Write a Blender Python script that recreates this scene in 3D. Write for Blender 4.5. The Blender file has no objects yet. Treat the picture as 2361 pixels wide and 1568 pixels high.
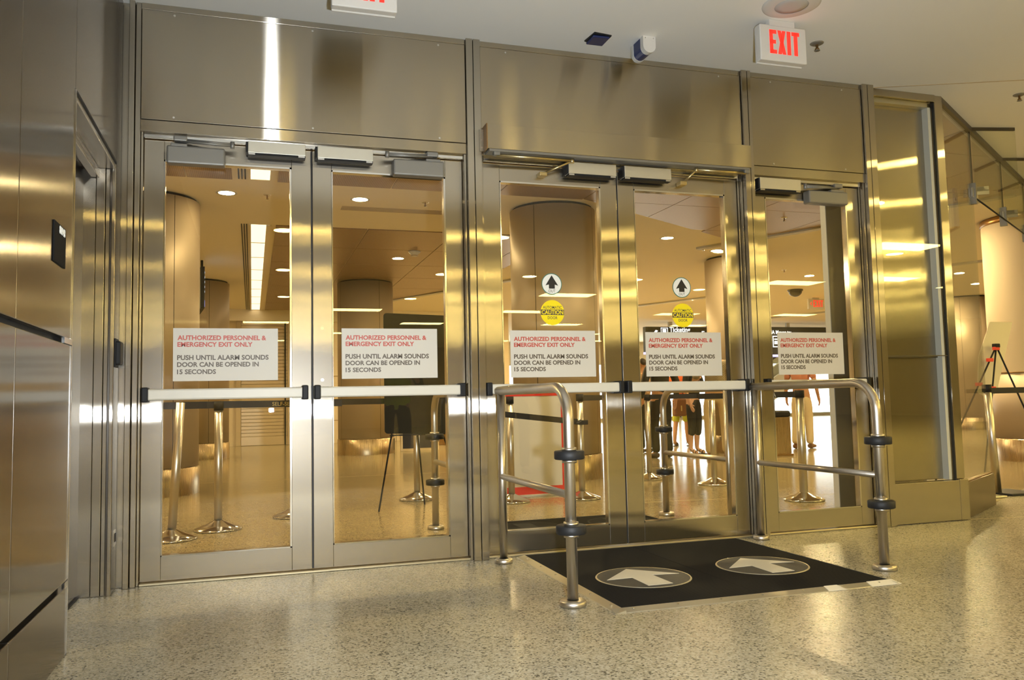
import bpy, bmesh, math, random
from mathutils import Vector, Matrix
random.seed(7)
S = bpy.context.scene
COL = S.collection
V = Vector
PI = math.pi

# ------------------------------------------------------------------ camera
cam_d = bpy.data.cameras.new('camera')
cam = bpy.data.objects.new('camera', cam_d); COL.objects.link(cam)
cam_d.sensor_fit = 'HORIZONTAL'; cam_d.sensor_width = 36.0
cam_d.lens = 1900.26 / 2361 * 36.0
cam_d.clip_start = 0.02; cam_d.clip_end = 200
_R = V((0.9537247, -0.2999125, -0.0214858)); _D = V((0.0017433, 0.0769714, -0.9970318)); _F = V((0.3006761, 0.9508564, 0.0739324))
CAM = V((0.04234, -4.87897, 0.93926))
cam.matrix_world = Matrix(((_R.x, -_D.x, -_F.x, CAM.x), (_R.y, -_D.y, -_F.y, CAM.y), (_R.z, -_D.z, -_F.z, CAM.z), (0, 0, 0, 1)))
S.camera = cam

# ------------------------------------------------------------------ world, exposure
w = bpy.data.worlds.new('world'); S.world = w; w.use_nodes = True
bg = w.node_tree.nodes['Background']; bg.inputs[0].default_value = (1.0, .74, .36, 1); bg.inputs[1].default_value = .25
S.view_settings.view_transform = 'Standard'; S.view_settings.look = 'None'
S.view_settings.exposure = 0.14; S.view_settings.gamma = 1.0; S.view_settings.use_curve_mapping = False
try:
    S.cycles.max_bounces = 7; S.cycles.glossy_bounces = 4; S.cycles.diffuse_bounces = 3
    S.cycles.transparent_max_bounces = 24; S.cycles.transmission_bounces = 6
    S.cycles.sample_clamp_indirect = 4.0
    S.cycles.caustics_reflective = False; S.cycles.caustics_refractive = False
except Exception: pass

WARM = (1.0, .72, .33)       # the terminal's lamps, as the flash-balanced photograph shows them
# the photographer's flash
fl = bpy.data.lights.new('camera_flash', 'AREA'); fl.shape = 'RECTANGLE'; fl.size = .05; fl.size_y = .04
fl.energy = 120; fl.color = (.86, .93, 1.0); fl.spread = math.radians(150)
flo = bpy.data.objects.new('camera_flash', fl); COL.objects.link(flo)
flo.location = (0.25, -4.84, .895)
flo.rotation_euler = V((0.3, .95, .05)).to_track_quat('-Z', 'Y').to_euler()

# ------------------------------------------------------------------ materials
MATS = {}
def newmat(name):
    m = bpy.data.materials.new(name); m.use_nodes = True
    nt = m.node_tree; p = nt.nodes['Principled BSDF']; MATS[name] = m
    return m, nt, p
def plain(name, col, rough=.5, metal=0., spec=.5, coat=0., noise=0., nscale=30.):
    m, nt, p = newmat(name)
    p.inputs['Base Color'].default_value = (*col, 1); p.inputs['Roughness'].default_value = rough
    p.inputs['Metallic'].default_value = metal; p.inputs['Specular IOR Level'].default_value = spec
    p.inputs['Coat Weight'].default_value = coat
    if noise:
        tc = nt.nodes.new('ShaderNodeTexCoord'); n = nt.nodes.new('ShaderNodeTexNoise')
        n.inputs['Scale'].default_value = nscale; n.inputs['Detail'].default_value = 4
        nt.links.new(tc.outputs['Object'], n.inputs['Vector'])
        mx = nt.nodes.new('ShaderNodeMix'); mx.data_type = 'RGBA'
        mx.inputs[6].default_value = (*[c * (1 - noise) for c in col], 1); mx.inputs[7].default_value = (*[min(1, c * (1 + noise)) for c in col], 1)
        nt.links.new(n.outputs['Fac'], mx.inputs[0]); nt.links.new(mx.outputs[2], p.inputs['Base Color'])
    return m
def emis(name, col, strength, base=(.8, .8, .8)):
    m, nt, p = newmat(name)
    p.inputs['Base Color'].default_value = (*base, 1)
    p.inputs['Emission Color'].default_value = (*col, 1); p.inputs['Emission Strength'].default_value = strength
    return m
def brushed(name, col, rough, aniso, grain, wave=.0, wscale=3., streak=.12, broad=0., brough=.5, ratio=None):
    """brushed metal: grain 'V' smears reflections sideways, grain 'H' smears them up and down"""
    m, nt, p = newmat(name); N = nt.nodes.new; L = nt.links.new
    p.inputs['Metallic'].default_value = 1.0
    p.inputs['Anisotropic'].default_value = aniso
    g = N('ShaderNodeNewGeometry'); tc = N('ShaderNodeTexCoord')
    if grain == 'V':
        cr = N('ShaderNodeVectorMath'); cr.operation = 'CROSS_PRODUCT'; cr.inputs[1].default_value = (0.001, 0.002, 1)
        L(g.outputs['Normal'], cr.inputs[0]); L(cr.outputs[0], p.inputs['Tangent']); sc = (160, 160, 1.2)
    else:
        cx = N('ShaderNodeCombineXYZ'); cx.inputs[2].default_value = 1; cx.inputs[1].default_value = .02; L(cx.outputs[0], p.inputs['Tangent']); sc = (1.2, 1.2, 160)
    mp = N('ShaderNodeMapping'); mp.inputs['Scale'].default_value = sc; L(tc.outputs['Object'], mp.inputs[0])
    n = N('ShaderNodeTexNoise'); n.inputs['Scale'].default_value = 1.0; n.inputs['Detail'].default_value = 3; L(mp.outputs[0], n.inputs['Vector'])
    mr = N('ShaderNodeMapRange'); mr.inputs['To Min'].default_value = rough * (1 - streak * 2); mr.inputs['To Max'].default_value = rough * (1 + streak * 2)
    L(n.outputs['Fac'], mr.inputs['Value']); L(mr.outputs[0], p.inputs['Roughness'])
    mx = N('ShaderNodeMix'); mx.data_type = 'RGBA'
    mx.inputs[6].default_value = (*[c * (1 - streak * .5) for c in col], 1); mx.inputs[7].default_value = (*[min(1, c * (1 + streak * .5)) for c in col], 1)
    L(n.outputs['Fac'], mx.inputs[0]); L(mx.outputs[2], p.inputs['Base Color'])
    if wave:
        n2 = N('ShaderNodeTexNoise'); n2.inputs['Scale'].default_value = wscale; n2.inputs['Detail'].default_value = 1.5
        L(g.outputs['Position'], n2.inputs['Vector'])
        b = N('ShaderNodeBump'); b.inputs['Strength'].default_value = 1.0; b.inputs['Distance'].default_value = wave
        L(n2.outputs['Fac'], b.inputs['Height']); L(b.outputs[0], p.inputs['Normal'])
    lobe = p
    if ratio:      # long brush marks: a strongly one-way highlight (rough along the tangent, sharp across)
        lobe = N('ShaderNodeBsdfAnisotropic'); lobe.distribution = 'BECKMANN'; lobe.inputs['Anisotropy'].default_value = ratio
        L(mx.outputs[2], lobe.inputs['Color']); L(mr.outputs[0], lobe.inputs['Roughness'])
        if wave: L(b.outputs[0], lobe.inputs['Normal'])
        L((cr if grain == 'V' else cx).outputs[0], lobe.inputs['Tangent'])
    if broad:      # the mill finish between the brush marks scatters more widely
        p2 = N('ShaderNodeBsdfPrincipled'); p2.inputs['Metallic'].default_value = 1; p2.inputs['Roughness'].default_value = brough
        L(mx.outputs[2], p2.inputs['Base Color'])
        ms = N('ShaderNodeMixShader'); ms.inputs[0].default_value = broad
        o = nt.nodes['Material Output']; L(lobe.outputs[0], ms.inputs[1]); L(p2.outputs[0], ms.inputs[2]); L(ms.outputs[0], o.inputs[0])
    return m
def glassmat(name, tint, f0=.043):
    """clear sheet: Schlick reflection on each face, straight transmission"""
    m = bpy.data.materials.new(name); m.use_nodes = True; MATS[name] = m
    nt = m.node_tree; nt.nodes.clear(); N = nt.nodes.new; L = nt.links.new
    o = N('ShaderNodeOutputMaterial'); mx = N('ShaderNodeMixShader'); t = N('ShaderNodeBsdfTransparent'); gl = N('ShaderNodeBsdfGlossy'); g = N('ShaderNodeNewGeometry')
    d = N('ShaderNodeVectorMath'); d.operation = 'DOT_PRODUCT'; L(g.outputs['Normal'], d.inputs[0]); L(g.outputs['Incoming'], d.inputs[1])
    def mth(op, *vals):
        n = N('ShaderNodeMath'); n.operation = op
        for i, v_ in enumerate(vals):
            if isinstance(v_, (int, float)): n.inputs[i].default_value = v_
            else: L(v_, n.inputs[i])
        return n.outputs[0]
    fac = mth('ADD', mth('MULTIPLY', mth('POWER', mth('SUBTRACT', 1.0, mth('ABSOLUTE', d.outputs['Value'])), 5.0), 1 - f0), f0)
    t.inputs[0].default_value = (*tint, 1); gl.inputs['Roughness'].default_value = 0.0
    L(fac, mx.inputs[0]); L(t.outputs[0], mx.inputs[1]); L(gl.outputs[0], mx.inputs[2]); L(mx.outputs[0], o.inputs[0])
    return m

STEEL = (.47, .43, .36)
brushed('steel_v', STEEL, .175, 1.0, 'V', wave=.0003, wscale=7., streak=.02, broad=.2, brough=.36, ratio=-.84)
brushed('steel_h', STEEL, .19, 1.0, 'H', wave=.0002, wscale=2.2, streak=.02, broad=.22, brough=.31, ratio=-.86)
brushed('steel_wall', (.20, .18, .155), .16, .7, 'V', wave=.0003, wscale=2., streak=.03, broad=.2, brough=.42)  # same steel as the doors, darkened to imitate a dimmer reflected room
brushed('steel_wall_h', (.36, .33, .28), .26, .5, 'H')
brushed('steel_tube', (.60, .55, .47), .34, .35, 'V')
brushed('steel_column', (.44, .35, .25), .50, .5, 'V', streak=.05)
brushed('steel_column_base', (.48, .37, .23), .28, .5, 'V')
brushed('steel_partition', (.42, .39, .34), .26, .8, 'V', wave=.0005, wscale=3., streak=.03, broad=.4)
plain('chrome', (.78, .77, .75), .12, 1.)
plain('closer_grey', (.24, .23, .205), .45, .5)
plain('maglock_aluminium', (.62, .60, .52), .40, .75)
plain('arm_bronze', (.58, .47, .24), .3, .9)
plain('dark_gap', (.012, .011, .010), .7)
plain('black_rubber', (.014, .014, .015), .55, spec=.4)
plain('black_plastic', (.012, .012, .013), .55, spec=.25)
plain('frame_dark', (.10, .085, .06), .4, .6)
plain('bar_ivory', (.66, .62, .52), .42)
plain('sign_white', (.62, .58, .50), .5)
plain('ink_red', (.50, .075, .05), .5)
plain('ink_dark', (.10, .075, .05), .5)
plain('ink_black', (.012, .012, .012), .5)
plain('decal_white', (.82, .82, .76), .35)
plain('decal_green', (.03, .16, .12), .4)
plain('decal_yellow', (.90, .72, .01), .3)
plain('ceiling_paint', (.88, .86, .80), .8, spec=.2)
plain('ceiling_cream', (.94, .84, .64), .75, spec=.3)
plain('wall_cream', (.72, .60, .42), .6)
plain('wall_beige', (.54, .44, .30), .7)
plain('shutter', (.66, .55, .40), .35, .4)
plain('white_plastic', (.68, .65, .59), .5)
plain('navy_plastic', (.012, .025, .11), .3)
plain('arrow_cream', (.78, .72, .58), .6)
plain('disc_grey', (.055, .054, .05), .6, noise=.3, nscale=60)
plain('trim_aluminium', (.70, .66, .52), .32, .85)
plain('threshold', (.60, .52, .34), .35, .85)
plain('belt_black', (.010, .011, .016), .6)
plain('belt_gold', (.50, .38, .14), .5)
plain('sign_red', (.62, .03, .02), .45)
plain('board_dark', (.010, .0095, .008), .3, spec=.25)
plain('board_cream', (.74, .66, .45), .55)
plain('board_navy', (.02, .022, .045), .4)
plain('sign_black', (.012, .012, .012), .35)
plain('sign_letter', (.85, .88, .88), .4)
plain('grey_panel', (.52, .50, .46), .5)
plain('bulb_black', (.03, .025, .02), .15)
plain('tape_red', (.75, .06, .03), .45)
plain('bronze_trim', (.30, .17, .06), .3, .8)
plain('brass_strip', (.50, .40, .22), .4, .6)
glassmat('glass', (.97, .97, .94))
glassmat('glass_clear', (.95, .96, .92))
emis('exit_red', (1.0, .035, .02), 1.15, (.25, .01, .005))
emis('troffer_lens', (1.0, .78, .26), 36.0)
emis('downlight_lens', (1.0, .74, .23), 130.0)
emis('downlight_lens_warm', (1.0, .77, .38), 1150.0)
emis('downlight_lens_soft', (1.0, .78, .40), 110.0)
emis('fill_lens_bronze', (1.0, .77, .38), 700.0)
emis('strip_lens', (1.0, .80, .52), 1.7)
emis('cove_lens', (1.0, .78, .42), 200.0)
emis('daylight', (.86, .97, 1.0), 5.0)
emis('screen_blue', (.05, .15, .9), 1.2)
emis('screen_white', (.75, .85, 1.0), 1.2)

def floor_mat(name, k, r0=.19, r1=.30):
    m, nt, p = newmat(name); N = nt.nodes.new; L = nt.links.new
    tc = N('ShaderNodeTexCoord')
    v = N('ShaderNodeTexVoronoi'); v.inputs['Scale'].default_value = 135; L(tc.outputs['Object'], v.inputs['Vector'])
    sp = N('ShaderNodeSeparateColor'); L(v.outputs['Color'], sp.inputs[0])
    r = N('ShaderNodeValToRGB'); r.color_ramp.interpolation = 'CONSTANT'
    e = r.color_ramp.elements; e[0].position = 0; e[0].color = (.12 * k[0], .11 * k[1], .08 * k[2], 1); e[1].position = .10; e[1].color = (.31 * k[0], .28 * k[1], .20 * k[2], 1)
    for pos, c in ((.22, (.40, .36, .26)), (.45, (.50, .45, .33)), (.75, (.57, .52, .40))):
        q = e.new(pos); q.color = (c[0] * k[0], c[1] * k[1], c[2] * k[2], 1)
    L(sp.outputs[0], r.inputs[0])
    v2 = N('ShaderNodeTexNoise'); v2.inputs['Scale'].default_value = 1.3; v2.inputs['Detail'].default_value = 4; L(tc.outputs['Object'], v2.inputs['Vector'])
    mx = N('ShaderNodeMix'); mx.data_type = 'RGBA'; mx.blend_type = 'MULTIPLY'; mx.inputs[0].default_value = .35
    L(r.outputs[0], mx.inputs[6]); L(v2.outputs['Fac'], mx.inputs[7]); L(mx.outputs[2], p.inputs['Base Color'])
    n = N('ShaderNodeTexNoise'); n.inputs['Scale'].default_value = 9; n.inputs['Detail'].default_value = 3; L(tc.outputs['Object'], n.inputs['Vector'])
    mr = N('ShaderNodeMapRange'); mr.inputs['To Min'].default_value = r0; mr.inputs['To Max'].default_value = r1; L(n.outputs['Fac'], mr.inputs['Value']); L(mr.outputs[0], p.inputs['Roughness'])
    p.inputs['Specular IOR Level'].default_value = .35
floor_mat('terrazzo', (1, 1, 1)); floor_mat('terrazzo_concourse', (.95, .84, .64), .10, .18)  # concourse copy: warmer lamplight is put into the floor colour
def mat_rubber():
    m, nt, p = newmat('mat_rubber'); N = nt.nodes.new; L = nt.links.new
    tc = N('ShaderNodeTexCoord'); wv = N('ShaderNodeTexWave'); wv.bands_direction = 'Y'; wv.inputs['Scale'].default_value = 34; L(tc.outputs['Object'], wv.inputs['Vector'])
    b = N('ShaderNodeBump'); b.inputs['Strength'].default_value = .8; b.inputs['Distance'].default_value = .004; L(wv.outputs['Fac'], b.inputs['Height']); L(b.outputs[0], p.inputs['Normal'])
    p.inputs['Base Color'].default_value = (.010, .0098, .0105, 1); p.inputs['Roughness'].default_value = .8; p.inputs['Specular IOR Level'].default_value = .12
mat_rubber()
def perf_mat():
    m, nt, p = newmat('perforated_bronze'); N = nt.nodes.new; L = nt.links.new
    tc = N('ShaderNodeTexCoord'); v = N('ShaderNodeTexVoronoi'); v.inputs['Scale'].default_value = 55; v.inputs['Randomness'].default_value = 0; L(tc.outputs['Object'], v.inputs['Vector'])
    r = N('ShaderNodeValToRGB'); r.color_ramp.elements[0].position = .30; r.color_ramp.elements[0].color = (.10, .065, .035, 1); r.color_ramp.elements[1].position = .40; r.color_ramp.elements[1].color = (.40, .27, .155, 1)
    L(v.outputs['Distance'], r.inputs[0]); L(r.outputs[0], p.inputs['Base Color']); p.inputs['Roughness'].default_value = .38; p.inputs['Metallic'].default_value = .35
perf_mat()
MATS['steel_column'].node_tree.nodes['Principled BSDF'].inputs['Metallic'].default_value = .35
def shirt_check():
    m, nt, p = newmat('check_shirt'); N = nt.nodes.new; L = nt.links.new
    tc = N('ShaderNodeTexCoord'); c = N('ShaderNodeTexChecker'); c.inputs['Scale'].default_value = 60; c.inputs[1].default_value = (.42, .34, .22, 1); c.inputs[2].default_value = (.26, .22, .15, 1)
    L(tc.outputs['Object'], c.inputs['Vector']); L(c.outputs[0], p.inputs['Base Color']); p.inputs['Roughness'].default_value = .9
shirt_check()

# ------------------------------------------------------------------ mesh building helpers
class MB:
    def __init__(self): self.v = []; self.f = []; self.s = []
    def add(self, vs, fs, smooth=False):
        b = len(self.v); self.v += [tuple(x) for x in vs]
        self.f += [tuple(i + b for i in f) for f in fs]; self.s += [smooth] * len(fs)
        return self
    def box(self, a, b, bev=0.0):
        x0, y0, z0 = [min(a[i], b[i]) for i in range(3)]; x1, y1, z1 = [max(a[i], b[i]) for i in range(3)]
        if bev <= 0:
            return self.add([(x0, y0, z0), (x1, y0, z0), (x1, y1, z0), (x0, y1, z0), (x0, y0, z1), (x1, y0, z1), (x1, y1, z1), (x0, y1, z1)],
                [(0, 3, 2, 1), (4, 5, 6, 7), (0, 1, 5, 4), (1, 2, 6, 5), (2, 3, 7, 6), (3, 0, 4, 7)])
        bm = bmesh.new(); bmesh.ops.create_cube(bm, size=1)
        for vv in bm.verts: vv.co = V(((x0 + x1) / 2 + vv.co.x * (x1 - x0), (y0 + y1) / 2 + vv.co.y * (y1 - y0), (z0 + z1) / 2 + vv.co.z * (z1 - z0)))
        bmesh.ops.bevel(bm, geom=bm.edges[:], offset=bev, segments=2, profile=.5, affect='EDGES')
        return self.bm(bm)
    def bm(self, bm, smooth=False):
        bm.verts.index_update(); self.add([tuple(x.co) for x in bm.verts], [tuple(x.index for x in f.verts) for f in bm.faces], smooth); bm.free(); return self
    def prism(self, pts, d):
        """planar polygon pts (3-D) extruded by vector d"""
        n = len(pts); d = V(d); P = [V(p) for p in pts]; vs = P + [p + d for p in P]
        fs = [tuple(range(n))[::-1], tuple(range(n, 2 * n))] + [(i, (i + 1) % n, n + (i + 1) % n, n + i) for i in range(n)]
        nrm = (P[1] - P[0]).cross(P[2] - P[0])
        if nrm.dot(d) < 0: fs = [f[::-1] for f in fs]
        return self.add(vs, fs)
    def tube(self, pts, r, n=12, caps=True, closed=False):
        P = [V(p) for p in pts]; k = len(P); R = r if isinstance(r, (list, tuple)) else [r] * k
        T = []
        for i in range(k):
            a = P[max(i - 1, 0)]; b = P[min(i + 1, k - 1)]; t = (b - a); T.append(t.normalized() if t.length > 1e-9 else V((0, 0, 1)))
        up = V((0, 0, 1)) if abs(T[0].z) < .95 else V((1, 0, 0))
        u = T[0].cross(up).normalized(); vs = []
        for i in range(k):
            u = (u - T[i] * u.dot(T[i])).normalized(); w_ = T[i].cross(u)
            for j in range(n):
                a = 2 * PI * j / n; vs.append(P[i] + (u * math.cos(a) + w_ * math.sin(a)) * R[i])
        fs = [(i * n + j, i * n + (j + 1) % n, (i + 1) * n + (j + 1) % n, (i + 1) * n + j) for i in range(k - 1) for j in range(n)]
        self.add(vs, fs, True)
        if caps:
            b = len(self.v) - len(vs)
            self.f += [tuple(b + j for j in range(n))[::-1], tuple(b + (k - 1) * n + j for j in range(n))]; self.s += [False, False]
        return self
    def lathe(self, prof, c, n=32, smooth=True, a0=0, a1=2 * PI):
        """profile [(r,z)] turned about the vertical axis at c"""
        full = abs(a1 - a0 - 2 * PI) < 1e-6; m = n if full else n + 1
        vs = []
        for (r, z) in prof:
            for j in range(m):
                a = a0 + (a1 - a0) * j / n; vs.append((c[0] + r * math.cos(a), c[1] + r * math.sin(a), c[2] + z))
        fs = []
        for i in range(len(prof) - 1):
            for j in range(n):
                j2 = (j + 1) % m if full else j + 1
                fs.append((i * m + j, i * m + j2, (i + 1) * m + j2, (i + 1) * m + j))
        self.add(vs, fs, smooth)
        return self
    def disc(self, c, r, d, n=32):
        """solid disc at centre c, extruded along vector d"""
        d = V(d); u = d.orthogonal().normalized(); w_ = d.normalized().cross(u)
        return self.prism([V(c) + (u * math.cos(2 * PI * j / n) + w_ * math.sin(2 * PI * j / n)) * r for j in range(n)], d)
    def xf(self, M):
        self.v = [tuple(M @ V(p)) for p in self.v]; return self

ORG = {}
def build(mb, name, mat, parent=None, origin=None, smooth_angle=None):
    if parent is not None: org = ORG[parent.name]
    elif origin is not None: org = V(origin)
    else:
        xs, ys, zs = zip(*mb.v); org = V(((min(xs) + max(xs)) / 2, (min(ys) + max(ys)) / 2, min(zs)))
    me = bpy.data.meshes.new(name); me.from_pydata([tuple(V(p) - org) for p in mb.v], [], mb.f)
    me.polygons.foreach_set('use_smooth', mb.s); me.update()
    bm = bmesh.new(); bm.from_mesh(me); bmesh.ops.recalc_face_normals(bm, faces=bm.faces); bm.to_mesh(me); bm.free()
    me.materials.append(MATS[mat])
    o = bpy.data.objects.new(name, me); COL.objects.link(o)
    if parent is not None: o.parent = parent
    else: o.location = org
    ORG[o.name] = org
    return o
def tag(o, label, cat, group=None, kind=None):
    o['label'] = label; o['category'] = cat
    if group: o['group'] = group
    if kind: o['kind'] = kind
    return o
def thing(name, loc, label, cat, group=None, kind=None):
    o = bpy.data.objects.new(name, None); COL.objects.link(o); o.location = loc; o.empty_display_size = .1
    ORG[o.name] = V(loc); return tag(o, label, cat, group, kind)
def struct(mb, name, mat, label=None, cat=None, origin=(0, 0, 0)):
    o = build(mb, name, mat, None, origin); o['kind'] = 'structure'
    if label: o['label'] = label; o['category'] = cat
    return o
def copy_tree(o, loc, rz=0, label=None, parent=None):
    c = o.copy(); COL.objects.link(c)
    if parent is None:
        c.location = loc; c.rotation_euler = (0, 0, rz)
        if label: c['label'] = label
    else: c.parent = parent
    for ch in o.children: copy_tree(ch, None, parent=c)
    return c
def text_mb(s, p, right, up, width, cap, depth=.0008, bold=.012, align='L'):
    """lettering as a mesh: lower-left corner p, fitted to the given width and cap height"""
    cu = bpy.data.curves.new('t', 'FONT'); cu.body = s; cu.size = 1; cu.offset = bold; cu.resolution_u = 3
    ob = bpy.data.objects.new('t', cu); COL.objects.link(ob)
    bpy.context.view_layer.update()
    me = bpy.data.meshes.new_from_object(ob.evaluated_get(bpy.context.evaluated_depsgraph_get()))
    xs = [x.co.x for x in me.vertices]; x0, x1 = min(xs), max(xs)
    capu = .70
    right = V(right).normalized(); up = V(up).normalized(); nrm = right.cross(up)
    sx = (width / (x1 - x0)) if width else cap / capu; sy = cap / capu
    mb = MB(); vs = [V(p) + right * ((q.co.x - x0) * sx) + up * (q.co.y * sy) + nrm * depth for q in me.vertices]
    mb.add(vs, [tuple(f.vertices) for f in me.polygons])
    # give it thickness so that it is not a paper-thin sheet
    bm = bmesh.new(); vv = [bm.verts.new(q) for q in vs]
    for f in me.polygons:
        try: bm.faces.new([vv[i] for i in f.vertices])
        except Exception: pass
    r = bmesh.ops.extrude_face_region(bm, geom=bm.faces[:])
    bmesh.ops.translate(bm, vec=-nrm * depth, verts=[g for g in r['geom'] if isinstance(g, bmesh.types.BMVert)])
    out = MB(); out.bm(bm)
    bpy.data.objects.remove(ob); bpy.data.curves.remove(cu); bpy.data.meshes.remove(me)
    return out
def clip(poly, a, b, c):
    """keep the part of a 2-D polygon where a*x+b*y<=c"""
    out = []
    for i in range(len(poly)):
        p, q = poly[i], poly[(i + 1) % len(poly)]; dp = a * p[0] + b * p[1] - c; dq = a * q[0] + b * q[1] - c
        if dp <= 0: out.append(p)
        if (dp < 0 < dq) or (dq < 0 < dp):
            t = dp / (dp - dq); out.append((p[0] + t * (q[0] - p[0]), p[1] + t * (q[1] - p[1])))
    return out

X_ = V((1, 0, 0)); Z_ = V((0, 0, 1))
HN = 3.19     # ceiling on the camera's side
HI = 3.30     # ceiling of the concourse beyond the doors
# ================================================================== THE SETTING
flp = [(-9, -28), (26, -28), (26, 12.8), (5.06, .02), (-9, .02)]
struct(MB().prism([(x, y, -.12) for x, y in flp], (0, 0, .12)), 'floor', 'terrazzo', 'speckled cream terrazzo floor in front of the doors', 'floor')
flq = [(-9, .02), (5.06, .02), (26, 12.8), (26, 27), (-9, 27)]
fl_o = struct(MB().prism([(x, y, -.12) for x, y in flq], (0, 0, .12)), 'floor_concourse', 'terrazzo_concourse', 'terrazzo floor of the concourse beyond the doors, tinted for the warmer light there', 'floor')
for (a, b) in (((4.2, 5.05), (9.6, 6.15)), ((-3, 6.3), (3.0, 6.1)), ((3.2, 2.0), (6.6, 1.55)), ((5.06, -.02), (8.6, -.62)), ((3.0, 6.1), (9.0, 9.8))):
    a = V((*a, 0)); b = V((*b, 0)); t = (b - a).normalized(); n = V((-t.y, t.x, 0)) * .004
    build(MB().prism([a - n, b - n, b + n, a + n], (0, 0, .0008)), 'divider_strip', 'brass_strip', fl_o)
# ceiling of the near side: one slab up to the door wall, then along the angled glass wall
near = [(-9, -28), (26, -28), (26, 12.8), (5.06, .10), (-.64, .10), (-9, .10)]
ceil_n = struct(MB().prism([(x, y, HN) for x, y in near], (0, 0, .06)), 'ceiling', 'ceiling_paint', 'plain off-white plaster ceiling in front of the doors', 'ceiling')
build(MB().prism([(4.30, .02, HN - .0015), (8.6, -1.75, HN - .0015), (8.6, -1.765, HN - .0015), (4.30, .005, HN - .0015)], (0, 0, .0015)), 'ceiling_joint', 'wall_beige', ceil_n)
far = [(-6, .1), (5.06, .10), (26, 12.8), (26, 27), (-6, 27)]
ceil_i = struct(MB().prism([(x, y, HI) for x, y in far], (0, 0, .06)), 'ceiling_concourse', 'ceiling_cream', 'cream ceiling of the concourse behind the doors with bronze perforated panels', 'ceiling')
# bronze perforated ceiling panels, each its own piece
def panels(x0, x1, y0, y1, sx, sy, clips, gap=.006):
    x = x0
    while x < x1 - .01:
        y = y0
        while y < y1 - .01:
            P = [(x + gap, y + gap), (min(x + sx, x1) - gap, y + gap), (min(x + sx, x1) - gap, min(y + sy, y1) - gap), (x + gap, min(y + sy, y1) - gap)]
            for c in clips:
                if len(P) > 2: P = clip(P, *c)
            if len(P) > 2:
                ar = abs(sum(P[i][0] * P[(i + 1) % len(P)][1] - P[(i + 1) % len(P)][0] * P[i][1] for i in range(len(P)))) / 2
                if ar > .02: build(MB().prism([(a, b, HI - .012) for a, b in P], (0, 0, .0118)), 'ceiling_panel', 'perforated_bronze', ceil_i)
            y += sy
        x += sx
panels(-4.2, -.15, .15, 3.98, 1.2, 1.277, [])
panels(.29, 3.75, .15, 3.98, 1.2, 1.277, [])
# right of the bend the bronze field ends on a diagonal, then on a cove
dx, dy = 6.75 - 3.75, 5.73 - 3.95
diag = (-dy, dx, -dy * 3.75 + dx * 3.95)
cvx, cvy = .45, -.893
coveB = (-cvy, cvx, -cvy * 7.58 + cvx * 5.25)
panels(3.75, 9.6, .15, 7.6, 1.2, 1.277, [diag, coveB])
coveA = (-cvy, cvx, -cvy * 4.0 + cvx * 12.1)
panels(.33, 4.3, 6.16, 16.0, 1.2, 1.4, [coveA])

# ---- left wall (lift lobby side), polished steel panels
XL = -.64
wl = struct(MB().box((-1.6, -9, 0), (-1.3, .1, HN)), 'wall_left', 'dark_gap', 'polished steel clad wall beside the lift opening', 'wall')
def wpan(y0, y1, z0, z1, x=XL, t=.03, mat='steel_wall'):
    build(MB().box((x - t, y0 + .002, z0), (x, y1 - .002, z1), .003), 'wall_panel', mat, wl)
YO0, YO1 = -1.26, -.21
for (y0, y1) in ((-9, -5.6), (-5.6, -3.8), (-3.8, -2.06), (-2.06, YO0)):
    wpan(y0, y1, .004, .262); wpan(y0, y1, .286, 1.195); wpan(y0, y1, 1.219, HN)
wpan(YO0, YO1, 2.235, HN); wpan(YO1, -.045, .004, HN)
build(MB().box((-1.3, -9, 0), (XL - .031, YO0, HN)), 'wall_core', 'dark_gap', wl)
build(MB().box((-1.3, YO0, 2.26), (XL - .031, YO1, HN)), 'wall_core', 'dark_gap', wl)
build(MB().box((-1.3, YO1 + .03, 0), (XL - .031, .1, HN)), 'wall_core', 'dark_gap', wl)
# bright corner bead of the opening and the two reveals
build(MB().box((XL - .012, YO0 - .002, 0), (XL + .004, YO0 + .006, 2.235)), 'corner_bead', 'chrome', wl)
build(MB().box((XL - .004, YO0, 2.225), (XL + .003, YO1, 2.237)), 'opening_edge', 'black_plastic', wl)
build(MB().box((XL - .006, -1.40, 1.196), (XL + .004, YO0 - .004, 1.218)), 'groove_end_cap', 'chrome', wl)
build(MB().box((XL - .006, -1.32, .263), (XL + .004, YO0 - .004, .285)), 'groove_end_cap', 'chrome', wl)
# stepped far jamb of the lift opening
for (xa, xb, ya) in ((-.86, -.735, YO1 + .012), (-.735, -.690, YO1 + .004), (-.690, -.66, YO1 + .008), (-.66, XL, YO1)):
    build(MB().box((xa + .0015, ya, 0), (xb - .0015, YO1 + .03, 2.235), .002), 'jamb_strip', 'steel_v', wl)
build(MB().box((-.86, YO0, 2.20), (XL - .002, YO1, 2.26), .003), 'opening_soffit', 'steel_wall_h', wl)
build(MB().box((-.76, YO0, 2.15), (-.72, YO1, 2.20), .003), 'opening_soffit', 'steel_wall_h', wl)
# lift door set back in the opening
d6 = struct(MB().box((-.86, YO0 - .3, .01), (-.79, -.72, 2.2), .004), 'door_6', 'steel_wall', 'brushed steel lift door set back in the left wall', 'lift door')
build(MB().box((-.865, -.716, .01), (-.795, YO1 + .02, 2.2), .004), 'door_leaf', 'steel_wall', d6)
build(MB().box((-.87, YO0 - .3, 0), (-.785, YO1 + .02, .008)), 'sill', 'black_plastic', d6)
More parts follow.
